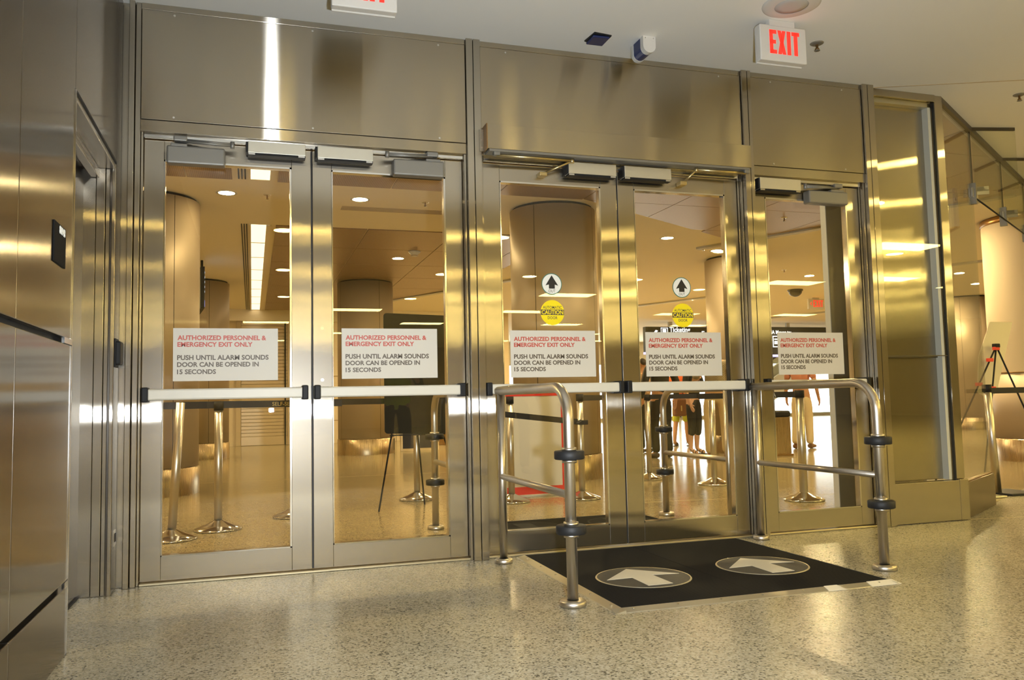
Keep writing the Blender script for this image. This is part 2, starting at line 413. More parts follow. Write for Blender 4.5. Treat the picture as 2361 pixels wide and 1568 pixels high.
# things on the left wall
plain('plate_black', (.012, .012, .012), .8, spec=.1)
t = thing('braille_plate', (XL, -1.51, 1.475), 'black raised-letter plate on the steel wall next to the lift opening', 'wall plate')
build(MB().box((XL, -1.608, 1.475), (XL + .006, -1.416, 1.626), .003), 'plate', 'plate_black', t)
build(text_mb('80948', (XL + .006, -1.53, 1.592), (0, 1, 0), Z_, .095, .028, .0015, .02), 'lettering', 'sign_letter', t)
t = thing('card_reader', (XL, -.11, 1.17), 'black card reader on the narrow steel strip between lift and doors', 'card reader')
build(MB().box((XL, -.175, 1.172), (XL + .028, -.085, 1.296), .008), 'housing', 'black_plastic', t)
build(MB().box((XL, -.185, 1.16), (XL + .006, -.078, 1.31), .002), 'back_plate', 'black_plastic', t)
t = thing('floor_latch', (XL, -.10, .235), 'small black slot plate low on the steel strip beside the lift', 'slot plate')
build(MB().box((XL, -.14, .235), (XL + .004, -.075, .315), .001), 'plate', 'chrome', t)
build(MB().box((XL + .004, -.13, .255), (XL + .005, -.085, .300)), 'slot', 'black_plastic', t)

# ---- the door wall: posts, header, sidelight
wd = struct(MB().box((-.66, -.02, 2.462), (4.36, .08, HN)), 'wall_door', 'steel_h', 'brushed steel door wall with header panels above five glazed doors', 'door wall')
YP = -.08
def post(strips, z1=HN):
    for (xa, xb, ya) in strips:
        build(MB().box((xa + .001, ya, 0), (xb - .001, .06, z1), .002), 'post_strip', 'steel_v', wd)
post([(-.645, -.607, -.03), (-.605, -.575, -.075), (-.573, -.545, -.055), (-.545, -.532, -.03)])
post([(1.284, 1.300, -.05), (1.300, 1.344, YP), (1.346, 1.392, YP), (1.392, 1.414, -.02)])
post([(3.238, 3.252, -.012), (3.252, 3.262, -.04), (3.262, 3.305, YP), (3.307, 3.335, YP), (3.335, 3.350, -.02)])
post([(4.252, 4.262, -.012), (4.262, 4.276, -.045), (4.276, 4.318, YP), (4.320, 4.375, YP)])
# rails and header panels
def header(xa, xb, z0=2.462):
    build(MB().box((xa, -.058, z0), (xb, -.02, 2.527), .002), 'header_rail', 'steel_h', wd)
    build(MB().box((xa, -.058, 3.155), (xb, -.02, HN), .002), 'header_rail', 'steel_h', wd)
    p = build(MB().box((xa + .003, -.062, 2.530), (xb - .003, -.022, 3.152), .0015), 'header_panel', 'steel_h', wd)
    n = max(2, round((xb - xa) / .8) + 1)
    for i in range(n):
        x = xa + .17 + (xb - xa - .34) * i / (n - 1)
        for z in (2.548, 3.132): build(MB().disc((x, -.062, z), .006, (0, -.002, 0), 10), 'screw', 'chrome', p)
header(-.545, 1.300); header(1.392, 3.262); header(3.335, 4.276)
# chrome stop strip right under the header rail
for (xa, xb) in ((-.53, 1.284), (1.414, 3.238), (3.350, 4.252)):
    build(MB().box((xa, -.03, 2.436), (xb, .05, 2.462), .002), 'door_stop', 'chrome', wd)
build(MB().box((-.53, -.035, 0), (1.30, .11, .012), .003), 'threshold_plate', 'threshold', wd)
build(MB().box((1.39, -.035, 0), (3.26, .11, .012), .003), 'threshold_plate', 'threshold', wd)
build(MB().box((3.33, -.035, 0), (4.29, .11, .012), .003), 'threshold_plate', 'threshold', wd)

# ---- five glazed doors
GX = [-.427, .488, 1.525, 2.4526, 3.462]; GW = .686; GZ0, GZ1 = .143, 2.324
LEAF = [(-.530, .3690), (.3780, 1.282), (1.416, 2.3265), (2.3355, 3.236), (3.352, 4.250)]
BAR = [(-.522, .346), (.380, 1.262), (1.395, 2.300), (2.322, 3.222), (3.358, 4.207)]
dlab = ['glazed steel door next to the lift wall, with closer on its hinge side', 'glazed steel door of the first pair, hinged at the post beside the guard rail',
        'glazed automatic door behind the black mat, hinged beside the left guard rail', 'glazed automatic door behind the black mat, hinged beside the right guard rail', 'single glazed steel door between the right guard rail and the glass sidelight']
DOORS = []
for i in range(5):
    a, b = LEAF[i]; g0, g1 = GX[i], GX[i] + GW
    d = bpy.data.objects.new('door_%d' % (i + 1), None); COL.objects.link(d); d.location = ((a + b) / 2, 0, .015); ORG[d.name] = V(d.location)
    tag(d, dlab[i], 'door', kind='structure'); DOORS.append(d)
    build(MB().box((a, 0, .016), (g0, .045, 2.432), .002), 'stile', 'steel_v', d)
    build(MB().box((g1, 0, .016), (b, .045, 2.432), .002), 'stile', 'steel_v', d)
    build(MB().box((g0 + .0005, .0005, GZ1), (g1 - .0005, .0445, 2.432), .001), 'top_rail', 'steel_v', d)
    build(MB().box((g0 + .0005, .0005, .016), (g1 - .0005, .0445, GZ0), .001), 'bottom_rail', 'steel_v', d)
    bead = MB()
    for (p, q) in (((g0, g1), (GZ1 - .010, GZ1)), ((g0, g1), (GZ0, GZ0 + .007)), ((g0, g0 + .006), (GZ0, GZ1)), ((g1 - .010, g1), (GZ0, GZ1))):
        bead.box((p[0], -.002, q[0]), (p[1], .047, q[1]))
    build(bead, 'glazing_bead', 'chrome', d)
    build(MB().box((g0 + .002, .012, GZ0 + .002), (g1 - .002, .022, GZ1 - .002)), 'glass_pane', 'glass', d)
    if i in (0, 2): build(MB().box((b + .0005, .004, .018), (b + .0085, .042, 2.430)), 'meeting_seal', 'black_rubber', d)
    # push bar with rubber end blocks
    u, v = BAR[i]; z = 1.014
    bar = build(MB().box((u + .028, -.088, z - .030), (v - .028, -.040, z + .030), .009), 'push_bar', 'bar_ivory', d)
    for (p, q) in ((u, u + .034), (v - .034, v)):
        build(MB().box((p, -.093, z - .040), (q, -.0005, z + .040), .006), 'end_block', 'black_plastic', bar)
# closers: on doors 1, 2 and 5
def closer(d, x0, x1, z0, z1, hinge, px):
    c = build(MB().box((x0, -.075, z0), (x1, -.003, z1), .010), 'door_closer', 'closer_grey', d)
    xm = (x0 + x1) / 2; s = hinge
    build(MB().box((x0 + (.02 if s < 0 else .20), -.06, z1), (x1 - (.20 if s < 0 else .02), -.02, z1 + .016), .003), 'spindle_cover', 'closer_grey', c)
    xs = x0 + .07 if s < 0 else x1 - .07; xe = x1 + .04 if s < 0 else x0 - .04
    build(MB().tube([(xs, -.055, z1 + .030), (xe, -.09, z1 + .012)], .008, 8), 'arm', 'closer_grey', c)
    build(MB().tube([(xe, -.09, z1 + .020), (xs - .03 * s, -.045, z1 + .040)], .008, 8), 'arm', 'closer_grey', c)
    build(MB().tube([(xe, -.09, z1 - .004), (xe, -.09, z1 + .034)], .012, 10), 'arm_joint', 'closer_grey', c)
    build(MB().box((xs - .035, -.07, z1 + .028), (xs + .035, -.022, z1 + .058), .006), 'arm_shoe', 'closer_grey', c)
closer(DOORS[0], -.41, -.105, 2.29, 2.390, -1, 0)
closer(DOORS[1], .845, 1.155, 2.303, 2.400, 1, 0)
closer(DOORS[4], 3.775, 4.105, 2.285, 2.378, 1, 0)
# screws in the second door's meeting stile
for z in (1.385, 1.085):
    build(MB().disc((.430, 0, z), .010, (0, -.004, 0), 14), 'stile_bolt', 'chrome', DOORS[1])

# magnetic locks under the header
ml = [(.018, .334, 2.362, 2.440, 'long grey magnetic lock above the door next to the lift wall'), (.402, .722, 2.358, 2.440, 'long grey magnetic lock above the second door from the lift, beside its closer'),
      (1.962, 2.292, 2.366, 2.452, 'cream magnetic lock above the automatic door by the left guard rail'), (2.352, 2.690, 2.366, 2.452, 'cream magnetic lock above the automatic door by the right guard rail'),
      (3.372, 3.703, 2.350, 2.440, 'cream magnetic lock above the single door beside the sidelight')]
for (a, b, z0, z1, lab) in ml:
    t = thing('magnetic_lock', ((a + b) / 2, -.02, z0), lab, 'door lock', 'magnetic locks above the doors')
    hs = build(MB().box((a, -.085, z0 + .012), (b, -.012, z1), .002), 'housing', 'maglock_aluminium', t)
    build(MB().box((a, -.080, z0), (b, -.03, z0 + .012), .001), 'armature_plate', 'black_plastic', t)
    for x in (a + .002, b - .04):
        build(MB().box((x, -.083, z0 + .001), (x + .036, -.075, z0 + .011)), 'end_clip', 'chrome', t)
    build(MB().box((a - .012, -.08, z0 + .014), (a, -.015, z1 - .004), .001), 'end_plate', 'black_plastic', t)

# automatic operator box across the second pair
t = thing('door_operator', (2.33, -.1, 2.47), 'long steel automatic door operator box above the pair behind the mat', 'door operator')
build(MB().box((1.404, -.155, 2.478), (3.262, -.062, 2.632), .002), 'cover', 'steel_h', t)
build(MB().box((1.402, -.156, 2.476), (1.408, -.062, 2.634)), 'end_cap', 'bronze_trim', t)
build(MB().box((1.376, -.090, 2.478), (1.402, -.0805, 2.615), .001), 'bracket', 'steel_v', t)
for z in (2.500, 2.548, 2.60): build(MB().disc((1.389, -.090, z), .005, (0, -.002, 0), 10), 'screw', 'chrome', t)
build(MB().box((1.42, -.15, 2.464), (3.25, -.065, 2.478)), 'underside', 'closer_grey', t)
for s, (xs, xe, xd) in ((1, (1.470, 1.975, 1.805)), (-1, (3.235, 2.865, 2.800))):
    a = build(MB().tube([(xs, -.125, 2.448), (xe, -.110, 2.452)], .010, 8), 'drive_arm', 'arm_bronze', t)
    build(MB().box((xs - .02, -.145, 2.444), (xs + .02, -.105, 2.478), .004), 'arm_hub', 'closer_grey', a)
    build(MB().tube([(xe, -.110, 2.450), (xd, -.045, 2.375)], .008, 8), 'link_arm', 'arm_bronze', t)
    build(MB().tube([(xe, -.110, 2.435), (xe, -.110, 2.462)], .014, 10), 'pivot', 'arm_bronze', t)
    build(MB().box((xd - .03, -.06, 2.358), (xd + .02, -.001, 2.384), .004), 'door_shoe', 'arm_bronze', t)

# sidelight: frame, glass, kick plate, steel partition panel behind the glass
sl = bpy.data.objects.new('window_1', None); COL.objects.link(sl); sl.location = (4.7, 0, 0); ORG[sl.name] = V((4.7, 0, 0)); tag(sl, 'tall glass sidelight over a steel kick plate right of the single door', 'window', kind='structure')
build(MB().box((4.378, -.045, .004), (4.985, .03, .292), .003), 'kick_plate', 'steel_v', sl)
build(MB().box((4.378, -.03, 3.135), (4.985, .03, HN), .002), 'head_channel', 'steel_h', sl)
build(MB().box((4.385, -.012, .292), (4.975, .000, 1.205)), 'glass_pane', 'glass', sl)
build(MB().box((4.385, -.012, 1.210), (4.975, .000, 3.135)), 'glass_pane', 'glass', sl)
build(MB().box((4.385, -.014, 1.2045), (4.975, .002, 1.2105)), 'glass_joint', 'frame_dark', sl)
build(MB().box((4.402, -.016, .292), (4.412, -.001, 3.135)), 'glazing_gasket', 'black_rubber', sl)
build(MB().box((4.976, -.018, .292), (4.985, .002, 3.135)), 'glazing_gasket', 'black_rubber', sl)
build(MB().box((4.985, -.022, .300), (5.060, .035, HN), .004), 'corner_post', 'steel_v', sl)
build(MB().box((4.985, -.047, .002), (5.065, .035, .298), .004), 'post_shoe', 'steel_v', sl)
build(MB().box((4.40, .060, .295), (4.965, .085, 3.10), .003), 'back_panel', 'steel_v', sl)
build(MB().box((4.40, .045, 1.196), (4.965, .0602, 1.206)), 'panel_joint', 'frame_dark', sl)
build(MB().box((4.94, .003, .295), (4.966, .060, 3.13)), 'side_reveal', 'ceiling_paint', sl)
build(MB().box((4.385, .003, 3.10), (4.966, .088, 3.135)), 'head_reveal', 'trim_aluminium', sl)
pt = struct(MB().box((4.205, .30, 0), (5.02, .35, HI - .001), .003), 'wall_partition', 'steel_partition', 'brushed steel partition panel standing right behind the sidelight', 'partition')
build(MB().box((4.200, .296, 0), (4.2055, .354, HI - .002)), 'edge_trim', 'grey_panel', pt)
build(MB().box((4.96, .27, .30), (5.02, .299, 3.13)), 'edge_trim', 'grey_panel', pt)
build(MB().box((4.40, .292, 1.20), (4.95, .2995, 1.206)), 'panel_joint', 'bronze_trim', pt)
build(MB().box((4.40, .270, .20), (4.96, .2995, .30), .002), 'bottom_rail', 'steel_h', pt)

# angled glass wall to the right
U = V((.853, .522, 0)); Nn = V((.522, -.853, 0)); P0 = V((5.06, .01, 0))
def gp(s, z, n=0.0): return P0 + U * s + Nn * n + Z_ * z
def gbox(s0, s1, z0, z1, n0, n1): return MB().prism([gp(s0, z0, n0), gp(s1, z0, n0), gp(s1, z1, n0), gp(s0, z1, n0)], Nn * (n1 - n0))
w2 = bpy.data.objects.new('window_2', None); COL.objects.link(w2); w2.location = P0; ORG[w2.name] = P0.copy(); tag(w2, 'angled frameless glass wall with hanging transom panes and steel clamps', 'window', kind='structure')
build(gbox(0, .955, .004, .262, -.03, .03), 'kick_plate', 'steel_v', w2)
build(gbox(.03, .955, .258, .268, -.028, .012), 'sill_strip', 'bronze_trim', w2)
build(gbox(.02, .955, .262, 3.165, -.006, .006), 'glass_pane', 'glass_clear', w2)
build(gbox(.01, .045, .262, 3.165, -.012, .012), 'edge_channel', 'trim_aluminium', w2)
build(gbox(.0, 3.9, 3.150, HN, -.022, .022), 'head_channel', 'frame_dark', w2)
js = [.960, 2.215, 3.36]
for k, (s0, s1) in enumerate(((.966, 2.210), (2.222, 3.355), (3.367, 4.4))):
    build(gbox(s0, s1, 2.600, 3.155, -.006, .006), 'transom_pane', 'glass_clear', w2)
for s in js:
    build(gbox(s - .005, s + .005, 2.60, 3.155, -.007, .007), 'joint_seal', 'black_rubber', w2)
    F_ = V((.975, -.22, 0)); q = gp(s, 0)
    fin = MB().prism([q + F_ * .03 + Z_ * 2.63, q + F_ * .42 + Z_ * 2.66, q + F_ * .42 + Z_ * 3.165, q + F_ * .03 + Z_ * 3.165], Nn.cross(Z_) * 0 + V((.22, .975, 0)) * .012)
    build(fin, 'glass_fin', 'glass_clear', w2)
    build(MB().prism([q + F_ * .03 + Z_ * 3.165, q + F_ * .42 + Z_ * 3.165, q + F_ * .42 + Z_ * HN, q + F_ * .03 + Z_ * HN], V((.22, .975, 0)) * .018), 'fin_channel', 'frame_dark', w2)
    c = build(gbox(s - .10, s + .10, 2.565, 2.645, .008, .022), 'clamp', 'chrome', w2)
    build(MB().prism([q + F_ * .0 + Z_ * 2.60, q + F_ * .15 + Z_ * 2.61, q + F_ * .15 + Z_ * 2.68, q + F_ * .0 + Z_ * 2.67], V((.22, .975, 0)) * .02), 'clamp_arm', 'closer_grey', c)
    build(gbox(s - .02, s + .02, 2.52, 2.70, -.03, .03), 'clamp_block', 'closer_grey', c)
build(MB().tube([gp(.96, 2.56, .03), gp(4.4, 2.56, .03)], .007, 8), 'tie_rod', 'black_plastic', w2)
t = thing('hanging_panel', (7.92, 1.3, 2.55), 'plain light grey sign panel hanging below the ceiling beyond the glass fins', 'hanging sign')
build(MB().box((7.38, .86, 2.62), (8.5, .91, 3.02), .004), 'panel', 'grey_panel', t)
build(MB().box((7.38, .858, 2.605), (8.5, .912, 2.62)), 'bottom_trim', 'bronze_trim', t)
for x in (7.6, 8.3): build(MB().tube([(x, .885, 3.02), (x, .885, HN)], .008, 8), 'hanger', 'closer_grey', t)

# enclosing walls of the hall
struct(MB().box((-9, -28.2, 0), (26, -28, HN)), 'wall_rear', 'wall_beige', 'plain beige wall at the far end behind the camera', 'wall')
struct(MB().box((26, -28, 0), (26.2, 27, HI)), 'wall_right', 'wall_beige', 'plain beige wall at the far right end of the hall', 'wall')
struct(MB().box((-9.2, -28, 0), (-9, .1, HN)), 'wall_side', 'wall_beige', 'plain beige wall closing the lift lobby side', 'wall')
struct(MB().box((-6.2, .1, 0), (-6, 27, HI)), 'wall_concourse_left', 'wall_cream', 'cream wall closing the concourse on the lift side', 'wall')
struct(MB().box((-6.0, .06, 0), (-.66, .16, HI)), 'wall_return', 'wall_cream', 'cream return wall behind the lift shaft', 'wall')
# ================================================================== THINGS ON THE DOORS
sg = [(-.374, .183, 1.088, 1.382), (.542, 1.112, 1.090, 1.386), (1.577, 2.150, 1.085, 1.380), (2.508, 3.073, 1.081, 1.373), (3.522, 4.066, 1.081, 1.376)]
slab = ['on the door next to the lift wall', 'on the second door, in front of the easel board', 'on the automatic door, under the decals by the left guard rail', 'on the automatic door, under the decals by the right guard rail', 'on the single door beside the sidelight']
lines = [('AUTHORIZED PERSONNEL &', .040, .885, .223, .138, 'ink_red'), ('EMERGENCY EXIT ONLY', .040, .752, .349, .265, 'ink_red'),
         ('PUSH UNTIL ALARM SOUNDS', .038, .908, .600, .512, 'ink_dark'), ('DOOR CAN BE OPENED IN', .038, .812, .730, .645, 'ink_dark'), ('15 SECONDS', .038, .402, .866, .782, 'ink_dark')]
for i, (a, b, z0, z1) in enumerate(sg):
    yf = .0105
    t = thing('door_notice', ((a + b) / 2, yf, z0), 'white emergency exit notice ' + slab[i], 'sign', 'emergency exit notices')
    build(MB().box((a, yf - .0015, z0), (b, .0118, z1)), 'sheet', 'sign_white', t)
    W_, H_ = b - a, z1 - z0
    for (s, l, w_, bt, tp, m) in lines:
        build(text_mb(s, (a + l * W_, yf - .0015, z1 - bt * H_), X_, Z_, (w_ - l) * W_ if w_ > .5 else (w_ - l) * W_, (bt - tp) * H_, .0006, .032), 'lettering', m, t)
for (x, z, lab) in ((1.862, 1.678, 'left'), (2.790, 1.675, 'right')):
    t = thing('out_decal', (x, .01, z - .068), 'round white OUT decal with black arrow on the door by the %s guard rail' % lab, 'decal', 'out arrow decals')
    build(MB().disc((x, .0118, z), .069, (0, -.001, 0), 40), 'rim', 'decal_green', t)
    build(MB().disc((x, .0108, z), .064, (0, -.0006, 0), 40), 'face', 'decal_white', t)
    y = .0102
    build(MB().prism([(x - .020, y, z - .030), (x + .020, y, z - .030), (x + .020, y, z - .004), (x + .043, y, z - .010), (x, y, z + .056), (x - .043, y, z - .010), (x - .020, y, z - .004)], (0, -.0005, 0)), 'arrow', 'ink_black', t)
    build(text_mb('OUT', (x - .023, y, z - .054), X_, Z_, .046, .019, .0005, .0), 'lettering', 'ink_dark', t)
for (x, z, lab) in ((1.862, 1.495, 'left'), (2.792, 1.487, 'right')):
    t = thing('caution_decal', (x, .01, z - .078), 'round yellow CAUTION AUTOMATIC DOOR decal on the door by the %s guard rail' % lab, 'decal', 'caution decals')
    build(MB().disc((x, .0118, z), .080, (0, -.0012, 0), 40), 'face', 'decal_yellow', t)
    y = .0106
    build(MB().box((x - .0785, y - .0005, z - .016), (x + .0785, y, z + .019)), 'band', 'ink_dark', t)
    build(text_mb('CAUTION', (x - .073, y - .0005, z - .011), X_, Z_, .146, .026, .0005, .02), 'lettering', 'decal_yellow', t)
    build(text_mb('AUTOMATIC', (x - .064, y, z + .024), X_, Z_, .128, .018, .0005, .01), 'lettering', 'ink_dark', t)
    build(text_mb('DOOR', (x - .033, y, z - .042), X_, Z_, .066, .018, .0005, .01), 'lettering', 'ink_dark', t)

# ================================================================== GUARD RAILS
def guard_rail(x, y_wall, y_out, label, s, zt=1.0, xo=0.0):
    """tubular rail at x; y_wall end post by the wall, y_out outer post; s=+1 side the bend is not needed"""
    t = thing('guard_rail', (x, (y_wall + y_out) / 2, 0), label, 'guard rail', 'tubular guard rails beside the automatic doors')
    r = .0255; d = 1 if y_out > y_wall else -1; R = .16
    x2 = x + xo
    # outer post runs up, bends over and becomes the top rail
    pts = [(x2, y_out, .0), (x2, y_out, zt - R)]
    for k in range(1, 11):
        a = PI / 2 * k / 10; f = R * (1 - math.cos(a)); pts.append((x2 + (x - x2) * f / abs(y_out - y_wall), y_out - d * f, zt - R + R * math.sin(a)))
    pts.append((x, y_wall - d * .035, zt))
    build(MB().tube(pts, r, 20), 'top_rail', 'steel_tube', t)
    build(MB().tube([(x, y_wall, 0), (x, y_wall, zt - .01)], r * .88, 20), 'post', 'steel_tube', t)
    build(MB().tube([(x, y_wall, .50), (x2, y_out, .50)], r * .72, 16), 'mid_rail', 'steel_tube', t)
    for (xx, y, k) in ((x, y_wall, .85), (x2, y_out, 1)):
        build(MB().lathe([(0, .0), (.060 * k, 0), (.062 * k, .004), (.062 * k, .020), (.056 * k, .027), (.027, .028)], (xx, y, 0), 28), 'base_flange', 'steel_tube', t)
    for z in (.345, .685):
        b = build(MB().lathe([(r, -.020), (.066, -.020), (.070, -.016), (.070, .016), (.066, .020), (r, .020)], (x2, y_out, z), 32), 'bumper_ring', 'black_rubber', t)
        for dz in (-.028, .026): build(MB().lathe([(r, -.008), (r + .009, -.008), (r + .009, .008), (r, .008)], (x2, y_out, z + dz), 24), 'collar', 'steel_tube', b)
    return t
guard_rail(1.444, -.198, -1.287, 'steel guard rail at the left edge of the black mat', 1)
guard_rail(3.235, -.121, -1.197, 'steel guard rail at the right edge of the black mat', 1, xo=.032)
guard_rail(1.352, .24, 1.247, 'steel guard rail seen through the second door, beside the easel', 1)
guard_rail(3.216, .20, 1.144, 'steel guard rail seen through the automatic door, before the queue belts', 1)

# ================================================================== MATS
def mat(y0, y1, x0, x1, label, arrows, s, bolts=True):
    t = thing('door_mat', ((x0 + x1) / 2, (y0 + y1) / 2, 0), label, 'floor mat', 'black sensor mats at the automatic doors')
    e = .05
    xm = (x0 + x1) / 2
    for (a, b) in ((x0 + e, xm - .001), (xm + .001, x1 - e * .4)):
        build(MB().box((a, min(y0, y1) + (e if y0 < 0 else .002), 0), (b, max(y0, y1) - (.002 if y0 < 0 else e), .011)), 'rubber_pad', 'mat_rubber', t)
    # ramped aluminium edging
    yo = y0
    sg_ = 1 if y0 < 0 else -1
    def ramp(pts, d, n): return build(MB().prism(pts, d), n, 'trim_aluminium', t)
    ramp([(x0, yo, 0), (x0, yo + e * sg_, 0), (x0, yo + e * sg_, .013), (x0, yo + .004 * sg_, .003)], (x1 - x0, 0, 0), 'edge_trim')
    ramp([(x0, y1, 0), (x0 + e, y1, 0), (x0 + e, y1, .013), (x0 + .004, y1, .003)], (0, yo - y1, 0), 'edge_trim')
    ramp([(x1, y1, 0), (x1 - e * .4, y1, 0), (x1 - e * .4, y1, .013), (x1 - .004, y1, .003)], (0, yo - y1, 0), 'edge_trim')
    for (cx, cy) in arrows:
        dsc = build(MB().disc((cx, cy, .011), .245, (0, 0, .0025), 48), 'arrow_disc', 'disc_grey', t)
        A = [(-.05, -.16), (.05, -.16), (.05, .0), (.125, .0), (.0, .165), (-.125, .0), (-.05, .0)]
        # broad arrow pointing at the doors
        A = [(-.068, -.195), (.068, -.195), (.064, .022), (.208, .0), (.0, .208), (-.208, -.005), (-.064, .0)]
        build(MB().prism([(cx + p[0], cy + p[1], .0135) for p in A], (0, 0, .0012)), 'arrow', 'arrow_cream', dsc)
        build(MB().lathe([(.240, .0135), (.246, .0145), (.249, .0112)], (cx, cy, 0), 48), 'disc_rim', 'trim_aluminium', dsc)
    if bolts:
        for (xa, xb) in ((x1 - .17, x1 + .005), (x1 - .42, x1 - .32)): build(MB().prism([(xa, yo - .002, .0015), (xb, yo - .002, .0015), (xb - .015, yo + e, .0135), (xa + .01, yo + e, .0135)], (0, 0, .002)), 'tape_patch', 'arrow_cream', t)
        for k in range(7):
            x = x0 + .1 + (x1 - x0 - .2) * k / 6; build(MB().disc((x, yo + e * .62 * sg_, .009), .006, (0, 0, .003), 8), 'screw', 'chrome', t)
        for k in range(6):
            y = yo + (y1 - yo) * (k + .5) / 6; build(MB().disc((x0 + e * .6, y, .009), .006, (0, 0, .003), 8), 'screw', 'chrome', t)
    return t
mat(-1.50, -.075, 1.56, 3.09, 'black ribbed mat with two arrow discs in front of the automatic doors', [(1.985, -.912), (2.712, -.895)], 1)
mat(1.35, .125, 1.60, 3.05, 'black mat with arrow discs seen through the automatic doors', [(1.93, .62), (2.70, .62)], 1, False)

# ================================================================== CEILING FIXTURES, NEAR SIDE
def exit_sign(x0, x1, z0, z1, y, label, chev=False, hang=True, top=HN):
    t = thing('exit_sign', ((x0 + x1) / 2, y, z0), label, 'exit sign', 'illuminated exit signs')
    k = (x1 - x0)
    b = build(MB().box((x0, y - .05, z0), (x1, y, z1), .006), 'housing', 'white_plastic', t)
    build(MB().box((x0 + .004, y - .002, z0 - .006), (x1 - .004, y + .012, z1 - .004), .002), 'back_cover', 'white_plastic', t)
    H_ = z1 - z0; zl = z0 + H_ * .20; ch = H_ * .66; yf = y - .0505
    xs = x0 + k * .20 if not chev else x0 + k * .3
    w_ = k * .62
    wl_ = w_ / 4; st = ch * .16
    def bar(n, P): build(MB().prism([(p[0], yf, p[1]) for p in P], (0, -.0015, 0)), 'letter', 'exit_red', b)
    def rect(a, c, d, e): return [(a, c), (d, c), (d, e), (a, e)]
    # E
    lw = w_ * .24; x = xs
    E_ = MB()
    for P in (rect(x, zl, x + st, zl + ch), rect(x, zl, x + lw, zl + st), rect(x, zl + ch - st, x + lw, zl + ch), rect(x, zl + ch / 2 - st / 2, x + lw * .9, zl + ch / 2 + st / 2)):
        E_.prism([(p[0], yf, p[1]) for p in P], (0, -.0015, 0))
    build(E_, 'letter', 'exit_red', b)
    x += lw + w_ * .04; xw = w_ * .28; Xm = MB()
    for P in ([(x, zl), (x + st * 1.05, zl), (x + xw, zl + ch), (x + xw - st * 1.05, zl + ch)], [(x + xw - st * 1.05, zl), (x + xw, zl), (x + st * 1.05, zl + ch), (x, zl + ch)]):
        Xm.prism([(p[0], yf, p[1]) for p in P], (0, -.0015, 0))
    build(Xm, 'letter', 'exit_red', b)
    x += xw + w_ * .045
    build(MB().prism([(p[0], yf, p[1]) for p in rect(x, zl, x + st * 1.1, zl + ch)], (0, -.0015, 0)), 'letter', 'exit_red', b)
    x += st * 1.1 + w_ * .04; lw = w_ * .27; Tm = MB()
    for P in (rect(x, zl + ch - st, x + lw, zl + ch), rect(x + lw / 2 - st * .55, zl, x + lw / 2 + st * .55, zl + ch)):
        Tm.prism([(p[0], yf, p[1]) for p in P], (0, -.0015, 0))
    build(Tm, 'letter', 'exit_red', b)
    if chev:
        cx = x0 + k * .16; cz = zl + ch / 2
        build(MB().prism([(cx - .03, yf, cz), (cx + .02, yf, cz - .05), (cx + .02, yf, cz - .025), (cx - .002, yf, cz), (cx + .02, yf, cz + .025), (cx + .02, yf, cz + .05)], (0, -.0015, 0)), 'chevron', 'exit_red', b)
    if hang:
        build(MB().box(((x0 + x1) / 2 - .09, y - .045, z1 - .002), ((x0 + x1) / 2 + .09, y - .005, top), .004), 'canopy', 'white_plastic', t)
exit_sign(2.920, 3.244, 2.932, 3.152, -.75, 'white EXIT sign with red letters beside the round ceiling speaker')
exit_sign(.420, .752, 2.944, 3.164, -.75, 'white EXIT sign with red letters above the first pair of doors')
exit_sign(12.95, 13.40, 3.02, 3.27, 12.0, 'far EXIT sign with arrow on the concourse ceiling', True, True, HI)

t = thing('ceiling_speaker', (3.01, -.985, HN - .02), 'round white ceiling speaker behind the exit sign', 'speaker')
build(MB().lathe([(.095, -.012), (.15, -.010), (.163, -.004), (.165, 0.0)], (3.01, -.985, HN), 48), 'bezel', 'white_plastic', t)
build(MB().lathe([(0, -.0145), (.05, -.014), (.094, -.010), (.096, -.006)], (3.01, -.985, HN), 48), 'grille', 'grey_panel', t)
t = thing('motion_sensor', (2.10, -.285, HN - .03), 'flat black motion sensor on the ceiling above the automatic doors', 'sensor')
build(MB().prism([(2.030, -.235, HN), (2.165, -.205, HN), (2.165, -.350, HN), (2.045, -.365, HN)], (0, 0, -.008)), 'base', 'black_plastic', t)
build(MB().box((2.045, -.345, HN - .022), (2.155, -.225, HN - .008), .006), 'cover', 'navy_plastic', t)
t = thing('door_alarm', (2.40, -.27, HN - .12), 'white and blue alarm sounder on the ceiling between sensor and exit sign', 'alarm')
def dpro(y0, y1, m, n_, k=1.0):
    r = .043 * k; cx, cz = 2.40, HN - .062
    P = [(cx + r, HN), (cx + r, cz)] + [(cx + r * math.cos(a), cz - r * math.sin(a)) for a in [PI * q / 12 for q in range(1, 12)]] + [(cx - r, cz), (cx - r, HN)]
    return build(MB().prism([(p[0], y0, p[1]) for p in P], (0, y1 - y0, 0)), n_, m, t)
dpro(-.395, -.355, 'white_plastic', 'end_cap'); dpro(-.355, -.255, 'navy_plastic', 'lens', .94); dpro(-.255, -.225, 'white_plastic', 'end_cap')
for x in (2.372, 2.428): build(MB().disc((x, -.395, HN - .012), .004, (0, -.0015, 0), 8), 'screw', 'chrome', t)

